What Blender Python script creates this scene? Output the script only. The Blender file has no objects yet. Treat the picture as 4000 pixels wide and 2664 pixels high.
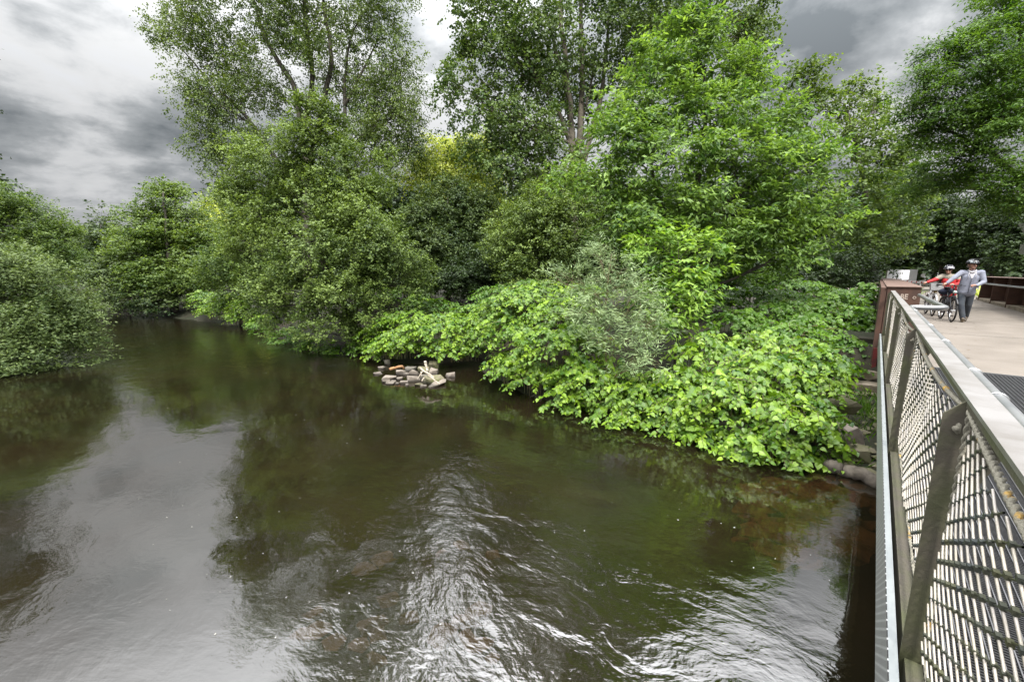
import bpy, bmesh, math, random
import numpy as np
from mathutils import Vector, Matrix, Euler

# ------------------------------------------------------------------ camera, sky, sun, exposure
scn = bpy.context.scene
COL = scn.collection
R = math.radians
F = 1600.0                                   # focal length in pixels of the 4000 px wide frame
TH = math.atan(267 / F)                      # camera looks down by 9.5 degrees
CT, ST = math.cos(TH), math.sin(TH)
H = 3.2                                      # eye above the water
cam = bpy.data.cameras.new('camera'); camo = bpy.data.objects.new('camera', cam); COL.objects.link(camo)
cam.sensor_width = 36; cam.lens = 36 * F / 4000; cam.clip_start = 0.05; cam.clip_end = 3000
camo.location = (0, 0, H); camo.rotation_euler = (R(90) - TH, 0, 0)
scn.camera = camo
scn.view_settings.view_transform = 'Standard'; scn.view_settings.look = 'None'
scn.view_settings.exposure = 0.03; scn.view_settings.gamma = 1.0
try:
    scn.cycles.max_bounces = 7; scn.cycles.diffuse_bounces = 3; scn.cycles.glossy_bounces = 3
    scn.cycles.transparent_max_bounces = 10; scn.cycles.transmission_bounces = 4
    scn.cycles.use_denoising = True
except Exception: pass

SUN_EL, SUN_AZ = R(56), R(180)               # azimuth clockwise from +Y: behind the camera
world = bpy.data.worlds.new('World'); scn.world = world; world.use_nodes = True

class NT:
    """tiny node-tree helper"""
    def __init__(s, tree): s.t = tree; s.n = tree.nodes; s.l = tree.links
    def add(s, kind, **kw):
        n = s.n.new(kind)
        for k, v in kw.items():
            if k.startswith('_'): setattr(n, k[1:], v)
        return n
    def put(s, sock, v):
        if isinstance(v, bpy.types.NodeSocket): s.l.new(v, sock)
        elif isinstance(v, (tuple, list)):
            sock.default_value = tuple(v) + (1.0,) if len(v) == 3 and sock.type == 'RGBA' else v
        else: sock.default_value = v
    def math(s, op, a, b=0.0, c=None, clamp=False):
        n = s.n.new('ShaderNodeMath'); n.operation = op; n.use_clamp = clamp
        s.put(n.inputs[0], a); s.put(n.inputs[1], b)
        if c is not None: s.put(n.inputs[2], c)
        return n.outputs[0]
    def mix(s, f, a, b, typ='MIX'):
        n = s.n.new('ShaderNodeMix'); n.data_type = 'RGBA'; n.blend_type = typ
        s.put(n.inputs[0], f); s.put(n.inputs[6], a); s.put(n.inputs[7], b)
        return n.outputs[2]
    def noise(s, vec, scale, detail=4.0, rough=0.55, dist=0.0, out=0):
        n = s.n.new('ShaderNodeTexNoise'); n.inputs['Scale'].default_value = scale
        n.inputs['Detail'].default_value = detail; n.inputs['Roughness'].default_value = rough
        n.inputs['Distortion'].default_value = dist
        if vec is not None: s.l.new(vec, n.inputs['Vector'])
        return n.outputs[out]
    def ramp(s, f, stops):
        n = s.n.new('ShaderNodeValToRGB'); cr = n.color_ramp
        while len(cr.elements) < len(stops): cr.elements.new(0.5)
        for e, (p, c) in zip(cr.elements, stops):
            e.position = p; e.color = (c, c, c, 1) if isinstance(c, (int, float)) else tuple(c) + (1,)
        s.put(n.inputs[0], f); return n.outputs[0]
    def map(s, vec, loc=(0, 0, 0), rot=(0, 0, 0), scale=(1, 1, 1)):
        n = s.n.new('ShaderNodeMapping'); s.l.new(vec, n.inputs[0])
        n.inputs[1].default_value = loc; n.inputs[2].default_value = rot; n.inputs[3].default_value = scale
        return n.outputs[0]

w = NT(world.node_tree); w.n.clear()
sky = w.add('ShaderNodeTexSky', _sky_type='NISHITA', _sun_disc=False)
sky.sun_elevation = SUN_EL; sky.sun_rotation = SUN_AZ
tc = w.add('ShaderNodeTexCoord'); sep = w.add('ShaderNodeSeparateXYZ'); w.l.new(tc.outputs['Generated'], sep.inputs[0])
zc = w.math('MAXIMUM', sep.outputs[2], 0.0)
zz = w.math('ADD', zc, 0.28)
comb = w.add('ShaderNodeCombineXYZ')
w.put(comb.inputs[0], w.math('DIVIDE', sep.outputs[0], zz)); w.put(comb.inputs[1], w.math('DIVIDE', sep.outputs[1], zz))
cv = w.map(comb.outputs[0], loc=(12.0, -12.3, 0), rot=(0, 0, R(-45)), scale=(1.0, 1.15, 1))
big = w.noise(cv, 1.15, 4, 0.5, 0.25)
fine = w.noise(cv, 3.4, 8, 0.6, 0.15)
dens = w.math('ADD', w.math('MULTIPLY', big, 0.58), w.math('MULTIPLY', fine, 0.42))
cloud = w.ramp(dens, [(0.36, (1.0, 1.0, 1.0)), (0.45, (0.78, 0.795, 0.81)), (0.51, (0.46, 0.485, 0.505)), (0.60, (0.22, 0.245, 0.265))])
# overcast sky grows brighter towards the zenith, steepened to brighten the water reflection
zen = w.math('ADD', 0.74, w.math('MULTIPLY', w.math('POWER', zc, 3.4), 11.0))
overhead_lift = w.n.new('ShaderNodeMapRange'); overhead_lift.interpolation_type = 'SMOOTHSTEP'; w.put(overhead_lift.inputs[0], zc); overhead_lift.inputs[1].default_value = 0.44; overhead_lift.inputs[2].default_value = 0.64
cloud = w.mix(overhead_lift.outputs[0], cloud, (0.88, 0.89, 0.91))   # unseen cloud overhead is evened out pale to brighten the water reflection
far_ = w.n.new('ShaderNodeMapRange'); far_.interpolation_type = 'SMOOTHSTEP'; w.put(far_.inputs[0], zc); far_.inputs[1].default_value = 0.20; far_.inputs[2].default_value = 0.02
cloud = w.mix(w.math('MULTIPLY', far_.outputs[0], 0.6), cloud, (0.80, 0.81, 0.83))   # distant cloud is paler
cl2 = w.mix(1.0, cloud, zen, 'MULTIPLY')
gap = w.ramp(dens, [(0.30, 0.35), (0.42, 0.0)])
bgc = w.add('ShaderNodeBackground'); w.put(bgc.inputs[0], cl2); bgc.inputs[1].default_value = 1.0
bgs = w.add('ShaderNodeBackground'); w.l.new(sky.outputs[0], bgs.inputs[0]); bgs.inputs[1].default_value = 0.12
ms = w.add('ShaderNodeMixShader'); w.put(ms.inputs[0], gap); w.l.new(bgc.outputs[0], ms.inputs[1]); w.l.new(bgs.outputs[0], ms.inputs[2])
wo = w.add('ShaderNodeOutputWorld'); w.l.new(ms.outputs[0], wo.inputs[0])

sun = bpy.data.lights.new('sun', 'SUN'); suno = bpy.data.objects.new('sun', sun); COL.objects.link(suno)
sun.energy = 4.4; sun.angle = R(8); sun.color = (1.0, 0.96, 0.88)
sd = Vector((math.sin(SUN_AZ) * math.cos(SUN_EL), math.cos(SUN_AZ) * math.cos(SUN_EL), math.sin(SUN_EL)))
suno.rotation_euler = sd.to_track_quat('Z', 'Y').to_euler(); suno.location = (-20, -30, 60)

# ------------------------------------------------------------------ helpers
def W(u, v, t):
    """world point that stands t metres in front of the camera at (u, v) of the survey of the photograph"""
    a = (u - 2000) / F; b = (1332 - v) / F
    return np.array((a * t, (CT + b * ST) * t, H + (-ST + b * CT) * t))
def onz(u, v, z=0.0):
    a = (u - 2000) / F; b = (1332 - v) / F
    t = (z - H) / (-ST + b * CT)
    return np.array((a * t, (CT + b * ST) * t, z))

def tag(o, label=None, cat=None, group=None, kind=None):
    if label: o['label'] = label
    if cat: o['category'] = cat
    if group: o['group'] = group
    if kind: o['kind'] = kind
    return o
def empty(name, loc=(0, 0, 0), rz=0.0, label=None, cat=None, group=None):
    o = bpy.data.objects.new(name, None); COL.objects.link(o); o.location = loc; o.rotation_euler = (0, 0, rz)
    o.empty_display_size = 0.2
    return tag(o, label, cat, group)
def link(name, me, mat=None, parent=None, loc=None):
    o = bpy.data.objects.new(name, me); COL.objects.link(o)
    if mat is not None: me.materials.append(mat)
    if parent is not None: o.parent = parent
    if loc is not None: o.location = loc
    return o
def np_mesh(name, V, faces, smooth=False, attr=None, uv=None):
    """faces: (n,k) int array or a list of such arrays"""
    V = np.asarray(V, dtype=np.float32)
    fl = faces if isinstance(faces, list) else [faces]
    fl = [np.asarray(f, dtype=np.int32) for f in fl if len(f)]
    me = bpy.data.meshes.new(name)
    me.vertices.add(len(V)); me.vertices.foreach_set('co', V.ravel())
    loops = np.concatenate([f.ravel() for f in fl]); sizes = np.concatenate([np.full(len(f), f.shape[1], np.int32) for f in fl])
    me.loops.add(len(loops)); me.loops.foreach_set('vertex_index', loops)
    st = np.zeros(len(sizes), np.int32); st[1:] = np.cumsum(sizes)[:-1]
    me.polygons.add(len(sizes)); me.polygons.foreach_set('loop_start', st); me.polygons.foreach_set('loop_total', sizes)
    me.polygons.foreach_set('use_smooth', np.full(len(sizes), smooth, bool))
    if attr is not None:
        a = me.attributes.new('tint', 'FLOAT', 'POINT'); a.data.foreach_set('value', np.asarray(attr, np.float32))
    me.update(calc_edges=True)
    return me
def norm(a): return a / np.maximum(np.linalg.norm(a, axis=-1, keepdims=True), 1e-9)

class MB:
    """collects boxes, tubes and sheets into ONE mesh"""
    def __init__(s): s.V = []; s.F = {3: [], 4: []}; s.n = 0
    def raw(s, V, faces):
        V = np.asarray(V, float); s.V.append(V)
        for f in faces:
            if len(f) in (3, 4): s.F[len(f)].append([i + s.n for i in f])
            else:
                for k in range(1, len(f) - 1): s.F[3].append([f[0] + s.n, f[k] + s.n, f[k + 1] + s.n])
        s.n += len(V); return s
    def box(s, x0, x1, y0, y1, z0, z1):
        V = [(x, y, z) for z in (z0, z1) for y in (y0, y1) for x in (x0, x1)]
        return s.raw(V, [(0, 2, 3, 1), (4, 5, 7, 6), (0, 1, 5, 4), (2, 6, 7, 3), (0, 4, 6, 2), (1, 3, 7, 5)])
    def tube(s, pts, r, sides=6, cap=True):
        P = np.asarray(pts, float); n = len(P); r = np.broadcast_to(np.asarray(r, float), (n,))
        T = norm(np.gradient(P, axis=0))
        ref = np.array((0, 0, 1.0)) if abs(T[:, 2]).mean() < 0.8 else np.array((1.0, 0, 0))
        A = norm(np.cross(T, ref)); B = np.cross(T, A)
        an = np.arange(sides) * 2 * math.pi / sides
        ring = P[:, None, :] + r[:, None, None] * (np.cos(an)[None, :, None] * A[:, None, :] + np.sin(an)[None, :, None] * B[:, None, :])
        fs = []
        for i in range(n - 1):
            for k in range(sides):
                k2 = (k + 1) % sides
                fs.append((i * sides + k, i * sides + k2, (i + 1) * sides + k2, (i + 1) * sides + k))
        if cap: fs.append(tuple(range(sides))[::-1]); fs.append(tuple((n - 1) * sides + k for k in range(sides)))
        return s.raw(ring.reshape(-1, 3), fs)
    def sphere(s, c, r, seg=10, rings=6):
        r = np.broadcast_to(np.asarray(r, float), (3,)); V = []
        for i in range(rings + 1):
            ph = math.pi * i / rings
            for k in range(seg):
                a = 2 * math.pi * k / seg
                V.append((c[0] + r[0] * math.sin(ph) * math.cos(a), c[1] + r[1] * math.sin(ph) * math.sin(a), c[2] + r[2] * math.cos(ph)))
        fs = [(i * seg + k, (i + 1) * seg + k, (i + 1) * seg + (k + 1) % seg, i * seg + (k + 1) % seg) for i in range(rings) for k in range(seg)]
        return s.raw(V, fs)
    def torus(s, c, R_, r, axis='x', seg=32, sides=8, arc=(0, 2 * math.pi)):
        full = abs(arc[1] - arc[0] - 2 * math.pi) < 1e-6
        an = np.linspace(arc[0], arc[1], seg + 1)
        pts = []
        for a in an:
            p = (0, R_ * math.cos(a), R_ * math.sin(a)) if axis == 'x' else ((R_ * math.cos(a), R_ * math.sin(a), 0) if axis == 'z' else (R_ * math.cos(a), 0, R_ * math.sin(a)))
            pts.append((c[0] + p[0], c[1] + p[1], c[2] + p[2]))
        if full:
            V = []; fs = []
            ax = {'x': (1, 0, 0), 'y': (0, 1, 0), 'z': (0, 0, 1)}[axis]
            for p in pts[:-1]:
                rad = norm(np.array(p) - np.array(c))
                for k in range(sides):
                    b = 2 * math.pi * k / sides
                    V.append(np.array(p) + r * (math.cos(b) * rad + math.sin(b) * np.array(ax)))
            for i in range(seg):
                for k in range(sides):
                    j = (i + 1) % seg; k2 = (k + 1) % sides
                    fs.append((i * sides + k, j * sides + k, j * sides + k2, i * sides + k2))
            return s.raw(V, fs)
        return s.tube(pts, r, sides)
    def build(s, name, mat=None, parent=None, smooth=False, loc=None):
        V = np.concatenate(s.V); fl = [np.array(f, np.int32) for f in s.F.values() if f]
        return link(name, np_mesh(name, V, fl, smooth), mat, parent, loc)

def bez(p0, p1, p2, n=7):
    t = np.linspace(0, 1, n)[:, None]
    return (1 - t) ** 2 * p0 + 2 * t * (1 - t) * p1 + t ** 2 * p2

# ------------------------------------------------------------------ materials
def mat_new(name):
    m = bpy.data.materials.new(name); m.use_nodes = True
    t = NT(m.node_tree); t.n.clear()
    out = t.add('ShaderNodeOutputMaterial')
    return m, t, out
ALB = dict(beige_path=.50, brushed_rail=.44, river_stone=.62, pale_flange=.5, lit_wire_strand=.62, rusted_steel=.78, red_jacket=.8, white_boards=1.0, skin=.8, rusted_cap=.6)
def pbr(name, col, rough=0.6, metal=0.0, spec=0.5, var=0.0, vscale=8.0, col2=None, bump=0.0, bscale=40.0, thr=None, wet=False):
    """principled surface with noise-driven colour change and bump"""
    m, t, out = mat_new(name); al = ALB.get(name, .74)
    col = tuple(q * al for q in col); col2 = tuple(q * al for q in col2) if col2 is not None else None
    p = t.add('ShaderNodeBsdfPrincipled'); p.inputs['Roughness'].default_value = rough; p.inputs['Metallic'].default_value = metal
    p.inputs['Specular IOR Level'].default_value = spec
    c = t.add('ShaderNodeTexCoord').outputs['Object']
    if col2 is None: col2 = tuple(max(0, x * (1 - var)) for x in col)
    f = t.noise(c, vscale, 6, 0.6, 0.3)
    lo, hi = thr if thr else (0.35, 0.65)
    t.put(p.inputs['Base Color'], t.mix(t.ramp(f, [(lo, 0.0), (hi, 1.0)]), col, col2))
    if wet:
        sz_ = t.add('ShaderNodeSeparateXYZ'); t.l.new(t.add('ShaderNodeNewGeometry').outputs['Position'], sz_.inputs[0])
        f = t.ramp(t.math('ADD', sz_.outputs[2], t.math('MULTIPLY', t.noise(c, 7.0, 3), .06)), [(0.055, 0.34), (0.10, 1.0)])
        t.put(p.inputs['Base Color'], t.mix(1.0, t.mix(t.ramp(t.noise(c, vscale, 6, 0.6, 0.3), [(lo, 0.0), (hi, 1.0)]), col, col2), f, 'MULTIPLY'))
    if bump:
        b = t.add('ShaderNodeBump'); b.inputs['Strength'].default_value = min(1.0, bump); b.inputs['Distance'].default_value = 0.01
        t.put(b.inputs['Height'], t.noise(c, bscale, 5, 0.6)); t.l.new(b.outputs[0], p.inputs['Normal'])
    t.l.new(p.outputs[0], out.inputs[0])
    return m
def leaf_mat(name, c1, c2, trans=0.32, rough=0.5, spec=0.35, tcol=None):
    m, t, out = mat_new(name)
    a = t.add('ShaderNodeAttribute'); a.attribute_name = 'tint'
    c1 = tuple(q * k for q, k in zip(c1, (.60, .55, .42))); c2 = tuple(q * k for q, k in zip(c2, (.86, .76, .55)))
    col = t.mix(a.outputs['Fac'], c1, c2)
    p = t.add('ShaderNodeBsdfPrincipled'); p.inputs['Roughness'].default_value = rough; p.inputs['Specular IOR Level'].default_value = spec
    t.put(p.inputs['Base Color'], col)
    tr = t.add('ShaderNodeBsdfTranslucent'); t.put(tr.inputs[0], t.mix(1.0, col, tcol or (1.25, 1.25, 0.55), 'MULTIPLY'))
    mx = t.add('ShaderNodeMixShader'); mx.inputs[0].default_value = trans
    t.l.new(p.outputs[0], mx.inputs[1]); t.l.new(tr.outputs[0], mx.inputs[2]); t.l.new(mx.outputs[0], out.inputs[0])
    return m

L = dict(
    alder=leaf_mat('alder_leaf', (0.058, 0.122, 0.034), (0.27, 0.42, 0.14)),
    poplar=leaf_mat('poplar_leaf', (0.052, 0.118, 0.032), (0.25, 0.38, 0.13)),
    cottonwood=leaf_mat('cottonwood_leaf', (0.050, 0.125, 0.036), (0.24, 0.38, 0.15)),
    cherry=leaf_mat('cherry_leaf', (0.070, 0.185, 0.042), (0.31, 0.53, 0.16), 0.42),
    yellow=leaf_mat('lime_leaf', (0.40, 0.55, 0.12), (0.78, 0.95, 0.40), 0.42),
    lime2=leaf_mat('fresh_leaf', (0.09, 0.26, 0.035), (0.36, 0.60, 0.13), 0.4),
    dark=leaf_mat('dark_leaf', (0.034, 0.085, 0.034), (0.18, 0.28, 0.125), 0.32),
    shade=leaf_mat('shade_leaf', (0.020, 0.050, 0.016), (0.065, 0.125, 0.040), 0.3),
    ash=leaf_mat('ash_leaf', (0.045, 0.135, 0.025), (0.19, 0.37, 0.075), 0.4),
    maple=leaf_mat('maple_leaf', (0.060, 0.140, 0.034), (0.24, 0.38, 0.12), 0.38),
    willow=leaf_mat('willow_leaf', (0.13, 0.24, 0.11), (0.44, 0.64, 0.44), 0.3, tcol=(1.1, 1.1, 0.8)),
    sallow=leaf_mat('sallow_leaf', (0.070, 0.140, 0.048), (0.24, 0.36, 0.17), 0.33),
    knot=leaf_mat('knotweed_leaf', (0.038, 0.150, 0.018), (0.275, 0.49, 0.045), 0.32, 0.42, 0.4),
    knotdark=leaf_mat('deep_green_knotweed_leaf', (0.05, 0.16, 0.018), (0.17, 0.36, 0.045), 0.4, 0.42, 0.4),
)
M = dict(
    bark=pbr('bark', (0.085, 0.072, 0.055), 0.9, var=0.55, vscale=5, bump=0.8, bscale=18),
    palebark=pbr('pale_bark', (0.17, 0.145, 0.11), 0.9, var=0.5, vscale=4, bump=0.8, bscale=14),
    stem=pbr('green_stem', (0.12, 0.16, 0.05), 0.6, col2=(0.16, 0.09, 0.05), vscale=6),
    soil=pbr('soil', (0.035, 0.026, 0.016), 1.0, col2=(0.018, 0.026, 0.008), vscale=0.9, bump=1, bscale=9),
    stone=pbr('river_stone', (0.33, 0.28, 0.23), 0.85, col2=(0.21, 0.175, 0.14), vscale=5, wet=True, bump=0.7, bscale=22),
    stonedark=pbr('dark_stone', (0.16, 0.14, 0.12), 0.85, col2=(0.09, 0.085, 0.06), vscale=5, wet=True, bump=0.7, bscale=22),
    mossy=pbr('mossy_stone', (0.20, 0.17, 0.12), 0.9, col2=(0.12, 0.13, 0.04), vscale=3.5, wet=True, bump=0.8, bscale=20),
    concrete=pbr('concrete', (0.40, 0.33, 0.25), 0.9, col2=(0.17, 0.14, 0.09), vscale=3, bump=0.5, bscale=25),
    drift=pbr('driftwood', (0.50, 0.44, 0.36), 0.85, col2=(0.34, 0.28, 0.21), vscale=9, bump=0.5, bscale=30),
    orangewood=pbr('rotten_wood', (0.42, 0.22, 0.09), 0.85, col2=(0.25, 0.13, 0.06), vscale=9, bump=0.5, bscale=30),
    log=pbr('log_bark', (0.20, 0.17, 0.13), 0.9, col2=(0.08, 0.065, 0.05), vscale=4, bump=1, bscale=16),
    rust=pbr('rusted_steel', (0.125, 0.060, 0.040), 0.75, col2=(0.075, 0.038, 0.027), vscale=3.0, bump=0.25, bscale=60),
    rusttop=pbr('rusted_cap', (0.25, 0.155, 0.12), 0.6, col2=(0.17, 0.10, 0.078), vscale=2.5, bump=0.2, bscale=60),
    redpaint=pbr('red_paint', (0.20, 0.018, 0.018), 0.6, col2=(0.05, 0.02, 0.018), vscale=4),
    galv=pbr('galvanised_steel', (0.55, 0.55, 0.55), 0.38, 0.85, col2=(0.40, 0.41, 0.42), vscale=6),
    rail=pbr('brushed_rail', (0.58, 0.555, 0.54), 0.52, 0.5, col2=(0.40, 0.37, 0.34), vscale=5, bump=0.15, bscale=70),
    post=pbr('weathered_post', (0.115, 0.10, 0.078), 0.7, 0.3, col2=(0.105, 0.11, 0.055), vscale=5, bump=0.3, bscale=50),
    lit_strand=pbr('lit_wire_strand', (0.62, 0.57, 0.52), 0.5, 0.25, col2=(0.50, 0.45, 0.36), vscale=9),  # same cable both ways; the light it reflects is put into this colour
    ferrule_unlit=pbr('ferrule_unlit_strand', (0.055, 0.065, 0.065), 0.5, 0.3, col2=(0.085, 0.085, 0.04), vscale=6),  # dark ferrules; also the crossing cables, their missing glint put into the colour
    rope=pbr('edge_rope', (0.30, 0.28, 0.22), 0.75, 0.1, col2=(0.62, 0.36, 0.05), vscale=9, bump=1.0, bscale=70, thr=(0.58, 0.66)),
    flange=pbr('pale_flange', (0.60, 0.64, 0.64), 0.5, 0.3, col2=(0.48, 0.52, 0.53), vscale=3),
    grate=pbr('dark_grating', (0.050, 0.050, 0.052), 0.6, 0.4, var=0.4, vscale=20),
    gbar=pbr('grating_bar', (0.20, 0.20, 0.21), 0.5, 0.5, var=0.3, vscale=10),
    skin=pbr('skin', (0.52, 0.29, 0.21), 0.5, col2=(0.46, 0.23, 0.17), vscale=9),
    hair=pbr('grey_hair', (0.30, 0.27, 0.24), 0.8, var=0.4),
    hoodie=pbr('grey_blue_hoodie', (0.31, 0.325, 0.40), 0.9, col2=(0.24, 0.255, 0.32), vscale=9, bump=0.3, bscale=25),
    polo=pbr('pale_polo', (0.62, 0.60, 0.63), 0.85, var=0.1),
    jeans=pbr('grey_jeans', (0.045, 0.058, 0.078), 0.9, col2=(0.085, 0.095, 0.11), vscale=7, bump=0.4, bscale=20),
    shoe=pbr('brown_shoe', (0.13, 0.10, 0.07), 0.7, var=0.4),
    sole=pbr('tan_sole', (0.33, 0.25, 0.16), 0.8, var=0.3),
    whiteshoe=pbr('white_shoe', (0.7, 0.7, 0.7), 0.6, var=0.2),
    redjacket=pbr('red_jacket', (0.58, 0.022, 0.025), 0.7, col2=(0.45, 0.016, 0.02), vscale=9, bump=0.3, bscale=20),
    beige=pbr('beige_jacket', (0.36, 0.32, 0.26), 0.85, var=0.2),
    trousers=pbr('dark_trousers', (0.05, 0.05, 0.06), 0.9, var=0.3),
    helmet=pbr('helmet_shell', (0.36, 0.39, 0.42), 0.35, col2=(0.02, 0.02, 0.025), vscale=13, thr=(0.40, 0.43)),
    helmet2=pbr('white_helmet_shell', (0.72, 0.72, 0.75), 0.35, col2=(0.03, 0.03, 0.05), vscale=15, thr=(0.46, 0.49)),
    black=pbr('black_rubber', (0.018, 0.018, 0.019), 0.7, var=0.3),
    blackpaint=pbr('black_paint', (0.022, 0.022, 0.025), 0.3, var=0.2),
    whitepaint=pbr('white_paint', (0.75, 0.75, 0.76), 0.45, var=0.08),
    navy=pbr('navy_fabric', (0.018, 0.024, 0.055), 0.85, var=0.3),
    chrome=pbr('chrome', (0.75, 0.75, 0.75), 0.2, 1.0, var=0.1),
    brass=pbr('bronze_lamp', (0.50, 0.42, 0.20), 0.3, 0.8, var=0.2),
    glassdark=pbr('dark_lens', (0.012, 0.010, 0.010), 0.12, var=0.1),
    basket=pbr('pale_plastic', (0.60, 0.61, 0.62), 0.5, var=0.15, vscale=20),
    lamp=pbr('lamp_glass', (0.55, 0.65, 0.62), 0.15, var=0.1),
    path=pbr('beige_path', (0.325, 0.28, 0.235), 0.92, col2=(0.235, 0.20, 0.165), vscale=1.1, bump=0.5, bscale=170),
    signback=pbr('grey_sign_back', (0.12, 0.13, 0.10), 0.7, 0.2, var=0.3),
    banner=pbr('white_boards', (0.72, 0.72, 0.74), 0.6, var=0.06),
    greyboard=pbr('grey_marks', (0.22, 0.22, 0.24), 0.7, var=0.2),
    redstripe=pbr('red_stripe', (0.5, 0.02, 0.02), 0.5, var=0.2),
    wallgrey=pbr('building_wall', (0.30, 0.29, 0.28), 0.8, var=0.3, vscale=2),
    window=pbr('window_glass', (0.03, 0.035, 0.04), 0.1, var=0.2),
    graffiti=pbr('pale_graffiti', (0.62, 0.50, 0.42), 0.8, var=0.2),
    eye=pbr('eye', (0.03, 0.02, 0.015), 0.2, var=0.1),
    lips=pbr('lips', (0.34, 0.13, 0.10), 0.5, var=0.1),
)

# ------------------------------------------------------------------ ground and water
RIVER = [onz(u, v)[:2] for u, v in [(3430, 1905), (3200, 1800), (2900, 1735), (2700, 1685), (2400, 1630), (2100, 1560), (1950, 1490), (1900, 1425),
         (1840, 1398), (1700, 1425), (1500, 1405), (1300, 1385), (1150, 1335), (1050, 1298), (950, 1274), (870, 1262), (750, 1250), (600, 1235), (450, 1228)]]
RIVER = [np.array(p) for p in [(24, -26), (14, -6), (8.6, 2.6)]] + RIVER + [np.array(p) for p in
         [(-38, 35), (-55, 40), (-90, 42), (-90, 30), (-50, 27), (-29, 22.5), (-19, 15.5), (-16.0, 11), (-15.5, 4), (-15, -6), (-14, -40), (24, -40)]]
RIVER = np.array(RIVER)
def sdist(P):
    """signed distance to the river polygon, negative inside the river"""
    A = RIVER; B = np.roll(RIVER, -1, axis=0)
    d = np.full(len(P), 1e9); ins = np.zeros(len(P), bool)
    for a, b in zip(A, B):
        ab = b - a; t = np.clip(((P - a) @ ab) / (ab @ ab), 0, 1)
        d = np.minimum(d, np.linalg.norm(P - (a + t[:, None] * ab), axis=1))
        c = (a[1] > P[:, 1]) != (b[1] > P[:, 1])
        xi = a[0] + (P[:, 1] - a[1]) / (b[1] - a[1] + 1e-12) * ab[0]
        ins ^= c & (P[:, 0] < xi)
    return np.where(ins, -d, d)
def sm(x): x = np.clip(x, 0, 1); return x * x * (3 - 2 * x)
def gz(P):
    P = np.atleast_2d(np.asarray(P, float))[:, :2]; d = sdist(P)
    d = d - .4
    z = np.where(d > 0, 0.05 + 0.30 * sm(d / 0.5) + 1.2 * sm(d / 7.0), 0.05 - 0.85 * sm(-d / 3.2))
    bx_ = P[:, 0] * math.cos(R(41.4)) - P[:, 1] * math.sin(R(41.4)); by_ = P[:, 0] * math.sin(R(41.4)) + P[:, 1] * math.cos(R(41.4))
    mk = sm((bx_ + 1.5) / .7) * sm((6 - bx_) / .7) * sm((13.6 - by_) / .5) * (by_ > 6)
    z = np.where(d > 0, z * (1 - mk) + mk * np.minimum(z, .10 + .045 * np.maximum(0, by_ - 8)), z)
    return z + 0.06 * np.sin(P[:, 0] * 1.3) * np.cos(P[:, 1] * 1.7) + 0.03 * np.sin(P[:, 0] * 4.1 + P[:, 1] * 2.7)
def axis(lo, hi, step, far):
    a = np.arange(lo, hi + 1e-6, step); g = step * 1.35 ** np.arange(1, 25); g = np.cumsum(g)
    g = g[g < far]
    return np.concatenate([(lo - g)[::-1], a, hi + g])
gx = axis(-32, 26, 0.4, 700); gy = axis(-6, 40, 0.4, 700)
GX, GY = np.meshgrid(gx, gy)
GP = np.stack([GX.ravel(), GY.ravel()], 1)
GV = np.column_stack([GP, gz(GP)])
nx, ny = len(gx), len(gy)
ii = (np.arange(ny - 1)[:, None] * nx + np.arange(nx - 1)[None, :]).ravel()
tag(link('ground', np_mesh('ground', GV, np.column_stack([ii, ii + 1, ii + 1 + nx, ii + nx]), True), M['soil']), kind='structure')

# the river: murky body under a rippled surface
m, t, out = mat_new('river_water')
geo = t.add('ShaderNodeNewGeometry').outputs['Position']
def warp(vec, sc, amt, rot):
    n = t.noise(vec, sc, 3, 0.5, 0.0, out=1)
    v = t.add('ShaderNodeVectorMath', _operation='MULTIPLY_ADD'); t.l.new(n, v.inputs[0]); v.inputs[1].default_value = (amt, amt, 0); t.l.new(vec, v.inputs[2])
    return t.map(v.outputs[0], rot=(0, 0, rot))
wv = warp(geo, 0.55, 0.8, R(38))
fl = t.map(wv, scale=(1.0, 1.6, 1))
n1 = t.noise(fl, 1.6, 4, 0.55, 0.35)
n2 = t.noise(fl, 5.0, 4, 0.6, 0.25)
n3 = t.noise(t.map(geo, scale=(0.6, 2.2, 1)), 9.0, 2, 0.5, 0.3)
calm = t.ramp(t.noise(geo, 0.33, 2, 0.5, 0.6), [(0.36, 0.22), (0.62, 1.0)])
sx_ = t.add('ShaderNodeSeparateXYZ'); t.l.new(geo, sx_.inputs[0])
def band(v, a, b):
    n = t.add('ShaderNodeMapRange', _interpolation_type='SMOOTHSTEP'); t.put(n.inputs[0], v); n.inputs[1].default_value = a; n.inputs[2].default_value = b; return n.outputs[0]
wob = t.math('MULTIPLY', t.math('SUBTRACT', t.noise(geo, 0.5, 2, 0.5, 0.5), 0.5), 3.0)
xx_ = t.math('ADD', t.math('ADD', sx_.outputs[0], t.math('MULTIPLY', sx_.outputs[1], 0.22)), wob)
turb = t.math('MULTIPLY', t.math('MULTIPLY', band(xx_, -1.9, -0.3), band(xx_, 4.2, 1.6)), band(sx_.outputs[1], 9.5, 5.0))
calm = t.math('ADD', t.math('ADD', t.math('MULTIPLY', calm, 0.33), t.math('MULTIPLY', band(sx_.outputs[1], 9.0, 17.0), 1.0)), t.math('MULTIPLY', turb, 1.2))
n0 = t.noise(fl, 0.65, 2, 0.5, 0.6)
hgt = t.math('ADD', t.math('MULTIPLY', t.math('MULTIPLY', n0, 1.7), turb), t.math('MULTIPLY', calm, t.math('ADD', t.math('ADD', t.math('MULTIPLY', n1, 1.0), t.math('MULTIPLY', n2, 0.27)), t.math('MULTIPLY', n3, 0.09))))
bmp = t.add('ShaderNodeBump'); bmp.inputs['Strength'].default_value = 1.0; bmp.inputs['Distance'].default_value = 0.020
t.put(bmp.inputs['Height'], hgt)
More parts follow.
